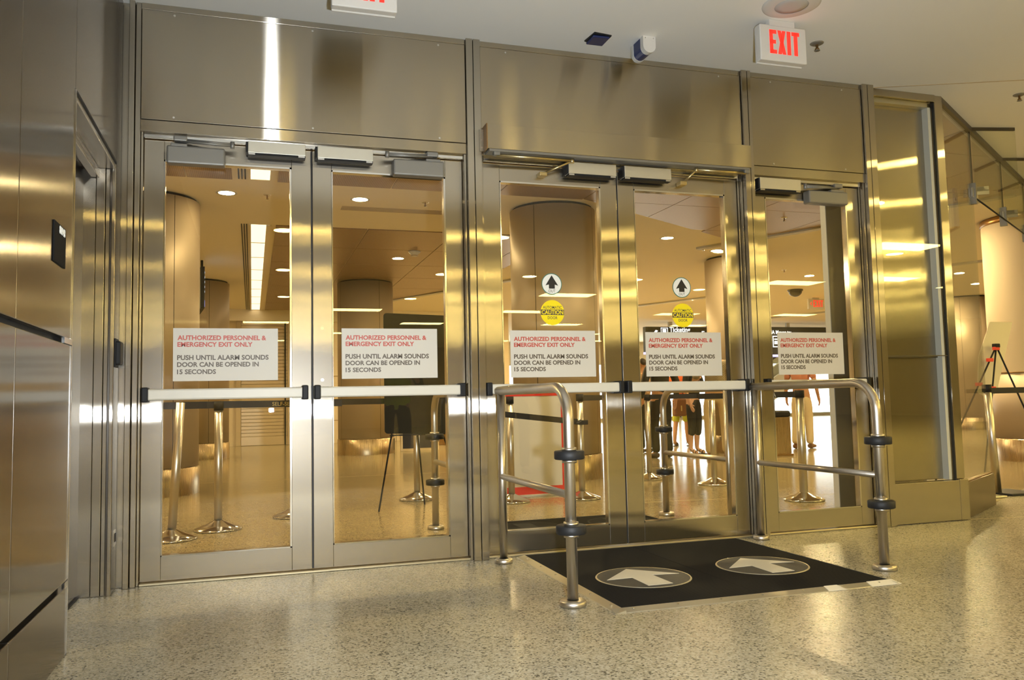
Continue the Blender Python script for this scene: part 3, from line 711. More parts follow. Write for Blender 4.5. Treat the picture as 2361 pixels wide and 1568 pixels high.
def sprinkler(x, y, z, label, mat='chrome'):
    t = thing('sprinkler_head', (x, y, z - .05), label, 'sprinkler', 'sprinkler heads in the ceiling')
    build(MB().lathe([(0, -.010), (.030, -.009), (.042, -.003), (.043, 0)], (x, y, z), 20), 'escutcheon', mat, t)
    build(MB().lathe([(.008, -.01), (.008, -.034), (.014, -.036), (.014, -.042), (.006, -.046), (.0, -.047)], (x, y, z), 12), 'nozzle', 'bronze_trim', t)
    build(MB().lathe([(0, -.050), (.018, -.0495), (.018, -.0475), (0, -.047)], (x, y, z), 14), 'deflector', mat, t)
sprinkler(3.50, -.577, HN, 'sprinkler head on the white ceiling beside the exit sign', 'closer_grey')
sprinkler(5.625, -.20, HN, 'sprinkler head on the ceiling in front of the angled glass wall', 'closer_grey')
sprinkler(.20, 4.60, HI, 'sprinkler head in the cream ceiling seen through the first door')
sprinkler(1.99, 4.56, HI, 'sprinkler head in the cream ceiling seen through the second door')
sprinkler(6.86, 6.52, HI, 'sprinkler head between downlights seen through the automatic door')
sprinkler(6.77, 4.31, HI - .012, 'sprinkler head in the bronze ceiling seen through the single door')
sprinkler(9.61, 8.26, HI, 'sprinkler head in the cream ceiling behind the single door')
sprinkler(8.2, 2.9, HI, 'sprinkler head under the ceiling beyond the hanging transom panes')

# downlights and troffers (some are mirrored in the door glass and brushed steel, others are added fill)
def make_downlight(z, lens, r=.10):
    t = thing('downlight', (0, 0, z), '', 'downlight')
    build(MB().lathe([(r * .86, -.002), (r * 1.12, -.004), (r * 1.15, 0)], (0, 0, z), 32), 'trim_ring', 'white_plastic', t)
    build(MB().disc((0, 0, z - .0016), r * .87, (0, 0, .0012), 18), 'lens', lens, t)
    return t
proto = {}
def downlight(x, y, z, label, group, lens='downlight_lens'):
    if lens not in proto: o = proto[lens] = make_downlight(z, lens, .145 if lens == 'downlight_lens' else .10); o.location = (x, y, z)
    else: o = copy_tree(proto[lens], (x, y, z))
    o['label'] = label; o['group'] = group
ND = [(.43, -5.93), (.54, -9.14), (.67, -12.63), (3.30, -5.84), (3.24, -9.16), (4.85, -9.15), (7.09, -3.06), (6.35, -1.15), (-1.25, -9.23), (9.0, -10.3)]
ND += [(10.0, -2.2), (10.0, -5.9), (7.0, -6.2), (13.5, -3.0), (13.5, -7.0), (17.0, -1.5), (3.3, -12.6), (7.0, -9.2), (-3.5, -9.2), (9.4, .4), (13., 2.6), (17.0, 4.6)]  # extra unseen downlights, added as ambient fill for the near side
for (x, y) in ND:
    lab = {(.43, -5.93): 'mirrored beside the glowing strip, the largest of three', (.54, -9.14): 'mirrored beside the glowing strip, the middle of three', (.67, -12.63): 'mirrored beside the glowing strip, the smallest of three', (6.35, -1.15): 'mirrored near the head of the glass sidelight', (7.09, -3.06): 'mirrored on the left frame of the sidelight', (4.85, -9.15): 'mirrored on the large column left of the OUT decal', (3.24, -9.16): 'mirrored at the hinge stile of the second door', (3.30, -5.84): 'mirrored beside the large column near the left guard rail'}.get((x, y), 'out of view, most of them added as fill light')
    downlight(x, y, HN, 'round white-ceiling downlight ' + lab, 'downlights on the near side')
for (x, y, lab) in ((-.23, 4.60, 'above the column next to the lift wall'), (1.23, 4.58, 'seen through the second door'), (2.7, 5.4, 'behind the large column'), (5.91, 5.93, 'seen through the automatic door by the right guard rail'), (7.22, 6.72, 'beside the column of the man in khaki trousers')):
    downlight(x, y, HI, 'round downlight in the cream ceiling ' + lab, 'downlights in the cream ceiling band', 'downlight_lens_soft')
for (x, y) in ((10.62, 8.85), (13.54, 8.02), (9.0, 4.6), (12.0, 14.0), (16.0, 11.0), (18.5, 15.0), (15.5, 8.0), (7.2, 10.6), (5.6, 13.8), (-2.8, 8.5), (-2.8, 13.0), (-2.8, 4.6), (9.5, 17.5), (14.0, 20.0), (20.0, 19.0), (11.0, 22.0), (17.5, 23.0), (21.5, 12.5), (10.2, 12.8), (5.3, 9.4)):  # most of these are added to brighten the concourse
    downlight(x, y, HI, 'round downlight in the cream ceiling deep in the concourse, mostly added fill', 'downlights deep in the concourse', 'downlight_lens_warm')
for (x, y) in ((.95, 1.6), (3.0, 1.6), (5.3, 2.4), (-1.6, 1.6), (2.3, 8.3), (2.3, 13.4)):  # lamps added in the bronze ceiling to lift the interior light
    downlight(x, y, HI - .012, 'added fill downlight set in the bronze perforated ceiling', 'added fill downlights in the bronze ceiling', 'fill_lens_bronze')
tp = thing('ceiling_troffer', (0, 0, HN), 'fluorescent ceiling light mirrored as a gold band in the brushed steel', 'ceiling light', 'fluorescent lights on the near ceiling')
fr = MB(); a, b = .61, .305
for (p, q) in (((-a, -b), (a, -b + .02)), ((-a, b - .02), (a, b)), ((-a, -b), (-a + .02, b)), ((a - .02, -b), (a, b))): fr.box((p[0], p[1], HN - .010), (q[0], q[1], HN))
build(fr, 'frame', 'white_plastic', tp)
build(MB().box((-a + .02, -b + .02, HN - .004), (a - .02, b - .02, HN - .0005)), 'lens', 'troffer_lens', tp)
first = True
trof = [(9.6, 5.3), (13.6, 5.3), (17.6, 5.3), (12.0, 8.3), (18.5, 9.0), (10.6, 2.2), (15.0, 2.2), (6.5, 11.5), (6.6, 14.75), (4.62, 18.0), (8.85, 18.0), (11.0, 14.9), (13.1, 18.0), (10.4, 9.05), (14.6, 14.7), (.4, 18.0), (2.4, 14.8), (2.6, 21.3), (6.7, 21.3), (10.9, 21.3), (.5, 24.4), (4.6, 24.4), (8.8, 24.4), (-2.0, 21.3), (-2.0, 15.5), (14.7, 9.0), (15.2, 21.3), (13.0, 24.4)]
for (x, y) in trof:
    if first: tp.location = (x, -y, HN); first = False
    else:
        o = copy_tree(tp, (x, -y, HN))
        o['label'] = {(6.6, 14.75): 'fluorescent ceiling light mirrored behind the yellow decal by the left guard rail', (4.62, 18.0): 'fluorescent ceiling light mirrored on the dark easel board', (8.85, 18.0): 'fluorescent ceiling light mirrored just above the notice by the left guard rail', (11.0, 14.9): 'fluorescent ceiling light mirrored behind the yellow decal by the right guard rail', (13.1, 18.0): 'fluorescent ceiling light mirrored across the Ticketing sign', (10.4, 9.05): 'fluorescent ceiling light mirrored above the camera dome', (14.6, 14.7): 'fluorescent ceiling light mirrored under the far exit sign'}.get((x, y), 'fluorescent ceiling light mirrored as a gold band in the brushed steel')
# ================================================================== THE CONCOURSE BEYOND THE DOORS
def column(x, y, r, label, z1=HI, split=None, beige=False, a_seam=-2.0):
    t = thing('column', (x, y, 0), label, 'column', 'round steel-clad columns of the concourse')
    zb = .30
    build(MB().lathe([(r + .012, 0), (r + .012, zb - .02), (r + .004, zb - .01), (r - .01, zb)], (x, y, 0), 64), 'base_ring', 'steel_column_base', t)
    segs = 4
    for k in range(segs):
        a0 = a_seam + 2 * PI * k / segs + .006; a1 = a_seam + 2 * PI * (k + 1) / segs - .006
        zm = split if split else z1 - .035
        build(MB().lathe([(r - .03, zb), (r, zb), (r, zm), (r - .03, zm)], (x, y, 0), 20, True, a0, a1), 'shaft_panel', 'steel_column', t)
        if split: build(MB().lathe([(r, split + .012), (r, z1 - .09)], (x, y, 0), 20, True, a0 - .006, a1 + .006), 'upper_panel', 'wall_beige', t)
    build(MB().lathe([(r - .035, 0), (r - .035, z1)], (x, y, 0), 40), 'core', 'dark_gap', t)
    if split:
        build(MB().lathe([(r + .004, z1 - .09), (r + .012, z1 - .08), (r + .012, z1 - .01), (r, z1)], (x, y, 0), 64), 'top_ring', 'bronze_trim', t)
        build(MB().lathe([(r + .002, split), (r + .006, split + .002), (r + .006, split + .012), (r, split + .014)], (x, y, 0), 64), 'joint_ring', 'bronze_trim', t)
    return t
column(-1.06, 5.10, .53, 'bronze steel column close behind the door next to the lift wall', a_seam=-.98)
column(-.90, 11.55, .53, 'smaller looking steel column behind the leaning stanchion, near the shutters', a_seam=-1.2)
column(2.13, 11.1, .53, 'steel column standing behind the easel board', a_seam=-1.18)
column(3.60, 4.61, .53, 'large steel column behind the white red-edged sign', a_seam=-2.35)
column(7.98, 7.35, .53, 'steel column behind the man in khaki trousers', a_seam=-2.2)
column(10.22, 3.68, .55, 'cream and steel column beyond the angled glass wall', split=1.17, a_seam=-2.6)
column(17.2, 11.4, .55, 'far pale column beside the tilted easel board', a_seam=-2.6)

# ceiling diffusers and light strip above the first door
def strip(x0, x1, y0, y1, n=7):
    t = thing('light_strip', ((x0 + x1) / 2, (y0 + y1) / 2, HI - .02), 'long glowing ceiling light strip beside dark air slots %s' % ('at the head of the door' if y0 < 2 else 'running to the shutters'), 'light strip', 'glowing ceiling strips')
    fr = MB(); fr.box((x0 - .02, y0, HI - .02), (x0, y1, HI)); fr.box((x1, y0, HI - .02), (x1 + .06, y1, HI)); build(fr, 'frame', 'ceiling_cream', t)
    for k in range(n):
        a = y0 + (y1 - y0) * k / n; b = y0 + (y1 - y0) * (k + 1) / n
        build(MB().box((x0, a + .02, HI - .006), (x1, b - .02, HI - .001)), 'lens', 'strip_lens', t)
        build(MB().box((x0, b - .02, HI - .010), (x1, b + .02, HI - .001)), 'divider', 'ceiling_cream', t)
    for k in range(3):
        xx = x0 - .05 - .032 * k; build(MB().box((xx - .010, y0, HI - .008), (xx + .004, y1, HI - .0005)), 'air_slot', 'dark_gap', t)
strip(.025, .215, 6.17, 16.0, 8)
strip(.025, .215, .3, 3.95, 3)
# linear grille in the cream band
t = thing('linear_grille', (1.75, 5.03, HI - .004), 'pale linear air grille in the cream ceiling band behind the second door', 'air grille')
for k in range(6):
    build(MB().box((1.06, 4.93 + .036 * k, HI - .004), (2.45, 4.95 + .036 * k, HI - .0005)), 'slat', 'wall_beige', t)
# coves
def cove(p, q, label, wdt=.07):
    p = V((*p, 0)); q = V((*q, 0)); d = (q - p).normalized(); n = V((-d.y, d.x, 0))
    t = thing('cove_light', ((p + q) / 2) + Z_ * (HI - .04), label, 'cove light', 'cove lights along the ceiling edges')
    def q4(o0, o1, z): return [p + n * o0 + Z_ * z, q + n * o0 + Z_ * z, q + n * o1 + Z_ * z, p + n * o1 + Z_ * z]
    build(MB().prism(q4(0, wdt, HI - .004), (0, 0, .003)), 'lens', 'cove_lens', t)
    build(MB().prism(q4(wdt, wdt + .13, HI - .035), (0, 0, .034)), 'trough', 'grey_panel', t)
cove((8.9, 2.65), (6.9, 6.6), 'row of warm cove lamps at the end of the bronze ceiling behind the single door')
cove((5.2, 9.85), (2.6, 14.9), 'warm cove lamp line behind the second door column')
cove((10.9, 11.2), (9.0, 15.0), 'warm cove lamp line behind the automatic door')
cove((16.2, 13.6), (14.9, 17.2), 'warm cove lamp line at the far ceiling behind the exit sign')
cove((13.2, 5.9), (11.9, 8.3), 'warm cove lamp line beyond the angled glass wall')

# smoke detector and camera dome
def cone(name, x, y, label, cat, mat):
    t = thing(name, (x, y, HI - .09), label, cat)
    z = HI - .0121 if mat == 'white_plastic' else HI
    build(MB().lathe([(0, 0), (.095, 0), (.09, -.018), (.055, -.045), (.045, -.075), (.0, -.082)], (x, y, z), 28), 'cover', mat, t)
    build(MB().lathe([(.046, -.060), (.049, -.062), (.049, -.070), (.045, -.072)], (x, y, z), 24), 'vent_band', 'bronze_trim', t)
cone('smoke_detector', 2.44, 7.63, 'white cone smoke detector on the bronze ceiling behind the second door', 'smoke detector', 'white_plastic')
t = thing('camera_dome', (11.68, 10.74, HI - .14), 'dark half-globe security camera on the cream ceiling', 'security camera')
build(MB().lathe([(0, 0), (.17, 0), (.17, -.03), (.155, -.035)], (11.68, 10.74, HI), 32), 'mount', 'bulb_black', t)
build(MB().lathe([(.15 * math.cos(a), -.035 - .125 * math.sin(a)) for a in [PI / 2 * k / 8 for k in range(9)]], (11.68, 10.74, HI), 32), 'dome', 'bulb_black', t)

# back wall with shutters
wb = struct(MB().box((-6, 16.15, 0), (6.4, 16.4, HI)), 'wall_back', 'wall_cream', 'cream wall with roller shutters at the back of the concourse', 'wall')
build(MB().box((-6, 16.0, 3.02), (6.4, 16.15, HI - .001)), 'bulkhead', 'ceiling_cream', wb)
for x in (-.9, -.27, .93, 2.4, 3.6, 4.9): build(MB().box((x - .055, 16.08, 0), (x + .055, 16.15, 3.02), .004), 'pilaster', 'wall_beige', wb)
for z in (.55, 1.65): build(MB().box((.98, 16.142, z), (6.3, 16.15, z + .012)), 'joint', 'bronze_trim', wb)
struct(MB().box((6.4, 16.15, 0), (6.6, 26.6, HI)), 'wall_side_hall', 'wall_cream', 'cream wall leading to the escalators', 'wall')
t = thing('roller_shutter', (.33, 16.1, 0), 'ribbed metal roller shutter behind the first door', 'shutter')
for k in range(33):
    build(MB().box((-.21, 16.085, .22 + .084 * k), (.87, 16.135, .298 + .084 * k), .006), 'slat', 'shutter', t)
build(MB().box((-.21, 16.07, .004), (.87, 16.14, .215), .006), 'bottom_bar', 'shutter', t)
build(MB().box((.80, 16.05, 0), (.835, 16.08, 3.0)), 'guide', 'black_plastic', t)
# TV on the side of the first column
t = thing('wall_screen', (-.70, 9.0, 2.47), 'information screen edge-on between the two left columns', 'screen')
build(MB().prism([(-.775, 9.5, 2.47), (-.66, 8.6, 2.47), (-.66, 8.6, 3.12), (-.775, 9.5, 3.12)], (-.06, 0, 0)), 'housing', 'black_plastic', t)
for k in range(5):
    z = 2.72 + .075 * k; build(MB().prism([(-.768, 9.46, z), (-.662, 8.64, z), (-.662, 8.64, z + .03), (-.768, 9.46, z + .03)], (.004, 0, 0)), 'text_row', 'screen_white', t)
build(MB().prism([(-.768, 9.46, 2.50), (-.662, 8.64, 2.50), (-.662, 8.64, 2.60), (-.768, 9.46, 2.60)], (.004, 0, 0)), 'banner', 'screen_blue', t)
t_ = t; build(MB().tube([(-.73, 9.1, 3.12), (-.73, 9.1, HI)], .02, 8), 'hanger', 'black_plastic', t_)

# stanchions
def stanchion(x, y, label, lean=(0, 0), flat=False, h=.97, belts=(), r=.030, top=True):
    t = thing('stanchion', (x, y, 0), label, 'stanchion', 'belt stanchions')
    if flat:
        build(MB().box((x - .02, y - .17, .0), (x + .30, y + .17, .022), .006), 'base', 'black_rubber', t)
    else:
        build(MB().lathe([(0, 0), (.172, 0), (.178, .008), (.172, .016), (.10, .042), (.045, .068), (.032, .075)], (x, y, 0), 40), 'base', 'chrome', t)
    tx, ty = x + lean[0], y + lean[1]
    build(MB().tube([(x, y, .02), (tx, ty, h)], r, 20), 'post', 'steel_tube', t)
    if top: build(MB().tube([(tx, ty, h - .055), (tx, ty, h + .012)], r + .006, 20), 'belt_head', 'black_plastic', t)
    for (ex, ey, z0, z1, txt) in belts:
        a = V((tx, ty, z0)); b = V((ex, ey, z1)); d = (b - a).normalized(); n = V((-d.y, d.x, 0)).normalized() * .0015
        hh = .027
        be = build(MB().prism([a - n - Z_ * hh, b - n - Z_ * hh, b - n + Z_ * hh, a - n + Z_ * hh], n * 2), 'belt', 'belt_black', t)
        if txt:
            s, frac, w_, cap, m = txt
            q = a + (b - a) * frac; nn = d.cross(Z_)
            dd = d
            if nn.dot(CAM - q) < 0: dd = -d; nn = -nn
            off = nn.normalized() * .0018
            if s == 'AA':
                build(text_mb('A', q + off - Z_ * .018, dd, Z_, .030, .034, .0006, .0), 'lettering', m, be)
                build(text_mb('A', q + off - Z_ * .018 + dd * .032, dd, Z_, .030, .034, .0006, .0), 'lettering', m, be)
                c_ = q + off + dd * .031
                build(MB().prism([c_ + Z_ * -.004, c_ + dd * .008 + Z_ * .022, c_ + Z_ * .016, c_ - dd * .008 + Z_ * .022], off.normalized() * .0006), 'emblem', m, be)
            else:
                build(text_mb(s, q + off - Z_ * cap / 2, dd, Z_, w_, cap, .0006, .01), 'lettering', m, be)
    return t
stanchion(-.205, 1.937, 'chrome stanchion with belts standing upright behind the first door', belts=[(-1.2, 2.1, .96, .96, None), (.75, 2.05, .96, .955, ('SELF-SERVICE', .42, .25, .030, 'belt_gold'))])
stanchion(-.508, 1.578, 'leaning stanchion behind the first door, beside the upright one', lean=(.055, .0), h=.98, top=False)
stanchion(.385, 2.46, 'stanchion half hidden by the meeting stiles of the first pair', belts=[(1.50, 3.15, .965, .965, None)])
stanchion(1.583, 3.173, 'stanchion behind the easel board', h=.93, top=False)
stanchion(3.038, 2.483, 'chrome stanchion with a knotted belt beside the white sign', h=.98, belts=[(2.20, 2.36, .725, .825, None), (4.3, 3.75, .955, .955, None)])
t = thing('knotted_belt', (3.04, 2.45, .70), 'black belt end knotted round the stanchion beside the white sign', 'belt')
build(MB().box((3.00, 2.435, .700), (3.10, 2.448, .745), .005), 'tail', 'belt_black', t)
build(MB().tube([(3.00, 2.44, .725), (3.02, 2.43, .74), (2.985, 2.435, .715), (3.01, 2.44, .735)], .014, 8), 'knot', 'belt_black', t)
stanchion(2.36, 2.56, 'stanchion in front of the white sign beside the left post')
stanchion(4.451, 3.871, 'polished stanchion behind the left edge of the automatic door', belts=[(5.55, 2.80, .955, .945, ('AA', .42, .06, .03, 'sign_letter'))])
stanchion(4.785, 3.007, 'grey stanchion in front of the man in khaki trousers', h=.90, r=.033, top=False)
stanchion(4.75, 1.45, 'grey stanchion behind the single door', h=.97, r=.036, belts=[(4.42, 2.65, .945, .945, ('AA', .26, .06, .03, 'sign_letter'))])
stanchion(6.50, 1.02, 'steel stanchion with flat black base outside the angled glass wall', h=.985, r=.034, flat=True, lean=(-.05, 0), belts=[(10.6, 2.0, .94, .94, None)])

# white sign with red edge, standing
t = thing('floor_sign', (2.74, 2.9, 0), 'white standing sign panel with red border behind the automatic door', 'sign')
build(MB().box((2.42, 2.90, .02), (3.045, 2.925, 1.02), .003), 'panel', 'sign_white', t)
for (p, q) in (((2.42, .02), (3.045, .095)), ((3.0, .095), (3.045, 1.02)), ((2.42, .985), (3.0, 1.02))):
    build(MB().box((p[0], 2.897, p[1]), (q[0], 2.8995, q[1])), 'border', 'sign_red', t)
build(MB().box((2.48, 2.85, 0), (2.98, 3.0, .02), .003), 'foot', 'grey_panel', t)
# easel with dark board
t = thing('easel', (1.4, 2.6, 0), 'black folding easel standing behind the second door', 'easel')
for (p, q) in (((1.10, 2.43, 0), (1.42, 2.74, 1.5)), ((1.573, 2.76, 0), (1.44, 2.74, 1.5)), ((2.02, 3.0, 0), (1.47, 2.76, 1.5))):
    build(MB().tube([p, q], .008, 8), 'leg', 'black_plastic', t)
build(MB().box((1.40, 2.70, 1.47), (1.48, 2.75, 1.52), .005), 'head', 'black_plastic', t)
t = thing('easel_board', (1.46, 2.53, .65), 'large dark board resting on the easel behind the second door', 'board')
def rrect(x0, x1, z0, z1, y, r, n=5):
    P = []
    for (cx, cz, a0) in ((x1 - r, z1 - r, 0), (x0 + r, z1 - r, PI / 2), (x0 + r, z0 + r, PI), (x1 - r, z0 + r, 1.5 * PI)):
        for k in range(n + 1): a = a0 + PI / 2 * k / n; P.append((cx + r * math.cos(a), y, cz + r * math.sin(a)))
    return P
bd = MB().prism(rrect(1.175, 1.785, .665, 1.80, 2.535, .03), (0, .012, 0))
build(bd.xf(Matrix.Translation((1.46, 2.535, .665)) @ Matrix.Rotation(.03, 4, 'Y') @ Matrix.Rotation(-.205, 4, 'X') @ Matrix.Translation((-1.46, -2.535, -.665))), 'panel', 'board_dark', t)
build(MB().box((1.22, 2.505, .650), (1.72, 2.552, .662), .002), 'ledge', 'black_plastic', t)
t = thing('floor_board', (3.22, 11.4, 0), 'dark blue board in a pale frame on the floor beside the column', 'board')
build(MB().box((2.84, 11.40, .0), (3.61, 11.45, .60), .004), 'frame', 'wall_cream', t)
build(MB().box((2.885, 11.394, .05), (3.57, 11.3995, .56)), 'panel', 'board_navy', t)

# right side: cream board on an easel with red clips
t = thing('tripod_easel', (6.95, 1.45, 0), 'black tripod easel seen from behind beside the cream column', 'easel')
top = V((6.939, 1.33, 1.371))
for q in ((6.03, 1.33, 0), (6.62, 1.29, .0), (7.59, 1.30, .0)): build(MB().tube([top, q], .008, 8), 'leg', 'black_plastic', t)
build(MB().box((6.909, 1.31, 1.355), (6.969, 1.355, 1.395), .006), 'head', 'black_plastic', t)
for s in (.02, .30):
    p = top + (V((6.62, 1.29, 0)) - top) * s; build(MB().box(p - V((.03, .018, .012)), p + V((.03, .018, .02)), .004), 'clip', 'tape_red', t)
for s in (.10, .27):
    p = top + (V((6.03, 1.33, 0)) - top) * s; build(MB().box(p - V((.03, .018, .014)), p + V((.03, .018, .02)), .004), 'clip', 'tape_red', t)
t = thing('tilted_board', (6.9, 1.4, .9), 'blank cream board tilted on the tripod easel by the cream column', 'board')
bd = MB().prism([(6.985, 1.422, 1.618), (7.268, 1.422, 1.616), (6.956, 1.364, .950), (6.90, 1.360, .893), (6.775, 1.360, .893), (6.708, 1.362, .926), (6.785, 1.392, 1.281)], (.002, .012, 0))
build(bd, 'panel', 'board_cream', t)
t = thing('steel_foot_plate', (6.35, .9, 0), 'small flat steel foot plate on the floor beside the flat black base', 'plate')
build(MB().box((6.16, .80, 0), (6.37, .93, .018), .005), 'plate', 'trim_aluminium', t)
build(MB().tube([(6.20, .865, .018), (6.20, .865, .05)], .012, 10), 'stub', 'trim_aluminium', t)

# overhead signs and bright far hall
def oversign(x0, x1, y, z0, z1, label, rows):
    t = thing('overhead_sign', ((x0 + x1) / 2, y, z0), label, 'overhead sign', 'black overhead direction signs')
    b = build(MB().box((x0, y, z0), (x1, y + .2, z1), .01), 'housing', 'sign_black', t)
    build(MB().box((x0, y - .012, z0 - .07), (x1, y + .21, z0), .004), 'light_edge', 'screen_blue', t)
    for (s, x, z, w_, cap) in rows: build(text_mb(s, (x, y, z), X_, Z_, w_, cap, .004, .02), 'lettering', 'screen_white', b)
    for x in (x0 + (x1 - x0) * .3, x0 + (x1 - x0) * .75): build(MB().box((x - .06, y + .06, z1), (x + .06, y + .14, HI)), 'hanger', 'grey_panel', t)
    return b
b = oversign(11.6, 14.6, 18.0, 2.36, 3.14, 'black overhead sign lettered Ticketing and Exit', [('Ticketing', 12.42, 2.98, .72, .15), ('Exit C', 13.55, 2.86, .55, .15)])
build(MB().prism([(11.78, 18.0, 2.82), (12.08, 18.0, 2.82), (12.08, 18.0, 2.88), (11.92, 18.0, 2.88), (12.02, 18.0, 3.02), (11.94, 18.0, 3.04), (11.80, 18.0, 2.86)], (0, -.005, 0)), 'arrow', 'screen_white', b)
fr = MB()
for (p, q) in (((12.12, 2.84), (12.36, 2.86)), ((12.12, 3.09), (12.36, 3.11)), ((12.12, 2.84), (12.14, 3.11)), ((12.34, 2.84), (12.36, 3.11)), ((12.18, 2.97), (12.30, 3.07)), ((12.23, 2.88), (12.30, 2.99))): fr.box((p[0], 17.994, p[1]), (q[0], 18.0, q[1]))
build(fr, 'pictogram', 'screen_white', b)
build(text_mb('Tickets', (12.42, 18.0, 2.87), X_, Z_, .28, .06, .004, .02), 'lettering', 'screen_white', b)
b = oversign(15.6, 19.6, 18.0, 2.26, 3.16, 'black overhead sign lettered Mover to Rental Car Center', [('MIA Mover to:', 15.98, 2.93, .88, .12), ('Rental Car Center', 16.55, 2.68, 1.75, .2), ('Car', 16.55, 2.50, .3, .12)])
fr = MB()
for (p, q) in (((16.14, 2.5), (16.44, 2.53)), ((16.14, 2.84), (16.44, 2.87)), ((16.14, 2.5), (16.17, 2.87)), ((16.41, 2.5), (16.44, 2.87)), ((16.2, 2.6), (16.38, 2.70)), ((16.2, 2.74), (16.34, 2.78))): fr.box((p[0], 17.994, p[1]), (q[0], 18.0, q[1]))
build(fr, 'pictogram', 'screen_white', b)
wf = struct(MB().box((6.4, 26.6, 0), (26, 26.8, HI)), 'wall_far', 'wall_cream', 'far end wall of the concourse with bright windows', 'wall')
for k in range(9):
    x = 7.2 + 2.05 * k
    o = struct(MB().box((x, 26.55, .15), (x + 1.9, 26.6, 2.35)), 'window_%d' % (k + 3), 'daylight', 'bright daylight window at the far end of the concourse', 'window')
    f = MB()
    for (p, q) in (((x - .04, .1), (x, 2.4)), ((x + 1.9, .1), (x + 1.94, 2.4)), ((x - .04, 2.35), (x + 1.94, 2.4)), ((x - .04, .1), (x + 1.94, .15)), ((x - .04, 1.2), (x + 1.94, 1.24))): f.box((p[0], 26.52, p[1]), (q[0], 26.6, q[1]))
    build(f, 'window_frame', 'grey_panel', o)
# escalator
t = thing('escalator', (17.6, 21.0, 0), 'escalator with glass balustrades rising under the far overhead sign', 'escalator')
for y in (20.6, 21.7):
    p = build(MB().prism([(15.8, y, 0), (16.6, y, 0), (20.4, y, 2.2), (20.4, y, 2.5), (19.6, y, 2.5), (15.8, y, .35)], (0, .12, 0)), 'skirt', 'grey_panel', t)
    build(MB().prism([(15.9, y + .05, .40), (19.6, y + .05, 2.52), (19.6, y + .05, 3.15), (15.9, y + .05, 1.05)], (0, .015, 0)), 'balustrade', 'glass_clear', t)
    build(MB().tube([(15.75, y + .06, 1.0), (15.9, y + .06, 1.07), (19.6, y + .06, 3.18)], .035, 10), 'handrail', 'black_rubber', t)
for k in range(11):
    x = 16.3 + .34 * k; z = .2 * k
    s = build(MB().box((x, 20.74, z), (x + .36, 21.68, z + .2), .004), 'step', 'closer_grey', t)
    build(MB().box((x - .004, 20.74, z + .185), (x + .03, 21.68, z + .205)), 'nosing', 'decal_yellow', s)
# litter bin and far black info stand
t = thing('litter_bin', (7.93, 6.3, 0), 'brass coloured litter bin with black top behind the single door', 'bin')
build(MB().box((7.78, 6.15, .03), (8.06, 6.45, .60), .01), 'body', 'steel_column_base', t)
build(MB().box((7.77, 6.14, .60), (8.07, 6.46, .70), .03), 'lid', 'black_plastic', t)
build(MB().box((7.76, 6.13, 0), (8.08, 6.47, .03), .004), 'plinth', 'bronze_trim', t)
t = thing('info_stand', (10.3, 7.3, 0), 'narrow black and red information stand beside the steel partition', 'sign stand')
build(MB().box((10.12, 7.28, .35), (10.52, 7.33, 1.45), .006), 'panel', 'sign_black', t)
build(MB().box((10.12, 7.275, .95), (10.52, 7.2795, 1.12)), 'red_field', 'sign_red', t)
for z in (1.36, 1.28, .86, .80, .68): build(MB().box((10.16, 7.275, z), (10.44, 7.2795, z + .03)), 'text_row', 'decal_yellow', t)
for x in (10.16, 10.48): build(MB().tube([(x, 7.305, 0), (x, 7.305, .36)], .02, 8), 'leg', 'closer_grey', t)
build(MB().box((10.05, 7.15, 0), (10.59, 7.46, .02), .004), 'foot', 'closer_grey', t)
# counter behind the automatic door on the lift side
t = thing('service_counter', (4.4, 13.4, 0), 'wooden service counter with dark blue band seen left of the white sign', 'counter')
build(MB().box((3.6, 13.2, 0), (5.6, 13.9, 1.02), .01), 'body', 'bronze_trim', t)
build(MB().box((3.55, 13.15, 1.02), (5.65, 13.95, 1.08), .01), 'worktop', 'wall_beige', t)
build(MB().box((3.59, 13.19, .72), (5.61, 13.199, .90)), 'band', 'board_navy', t)
t = thing('counter_display', (4.6, 13.6, 1.08), 'cream display case standing on the wooden counter', 'display')
build(MB().box((4.3, 13.4, 1.08), (5.3, 13.8, 1.75), .01), 'case', 'wall_cream', t)
build(MB().box((4.4, 13.394, 1.3), (5.2, 13.3995, 1.65)), 'window', 'board_cream', t)
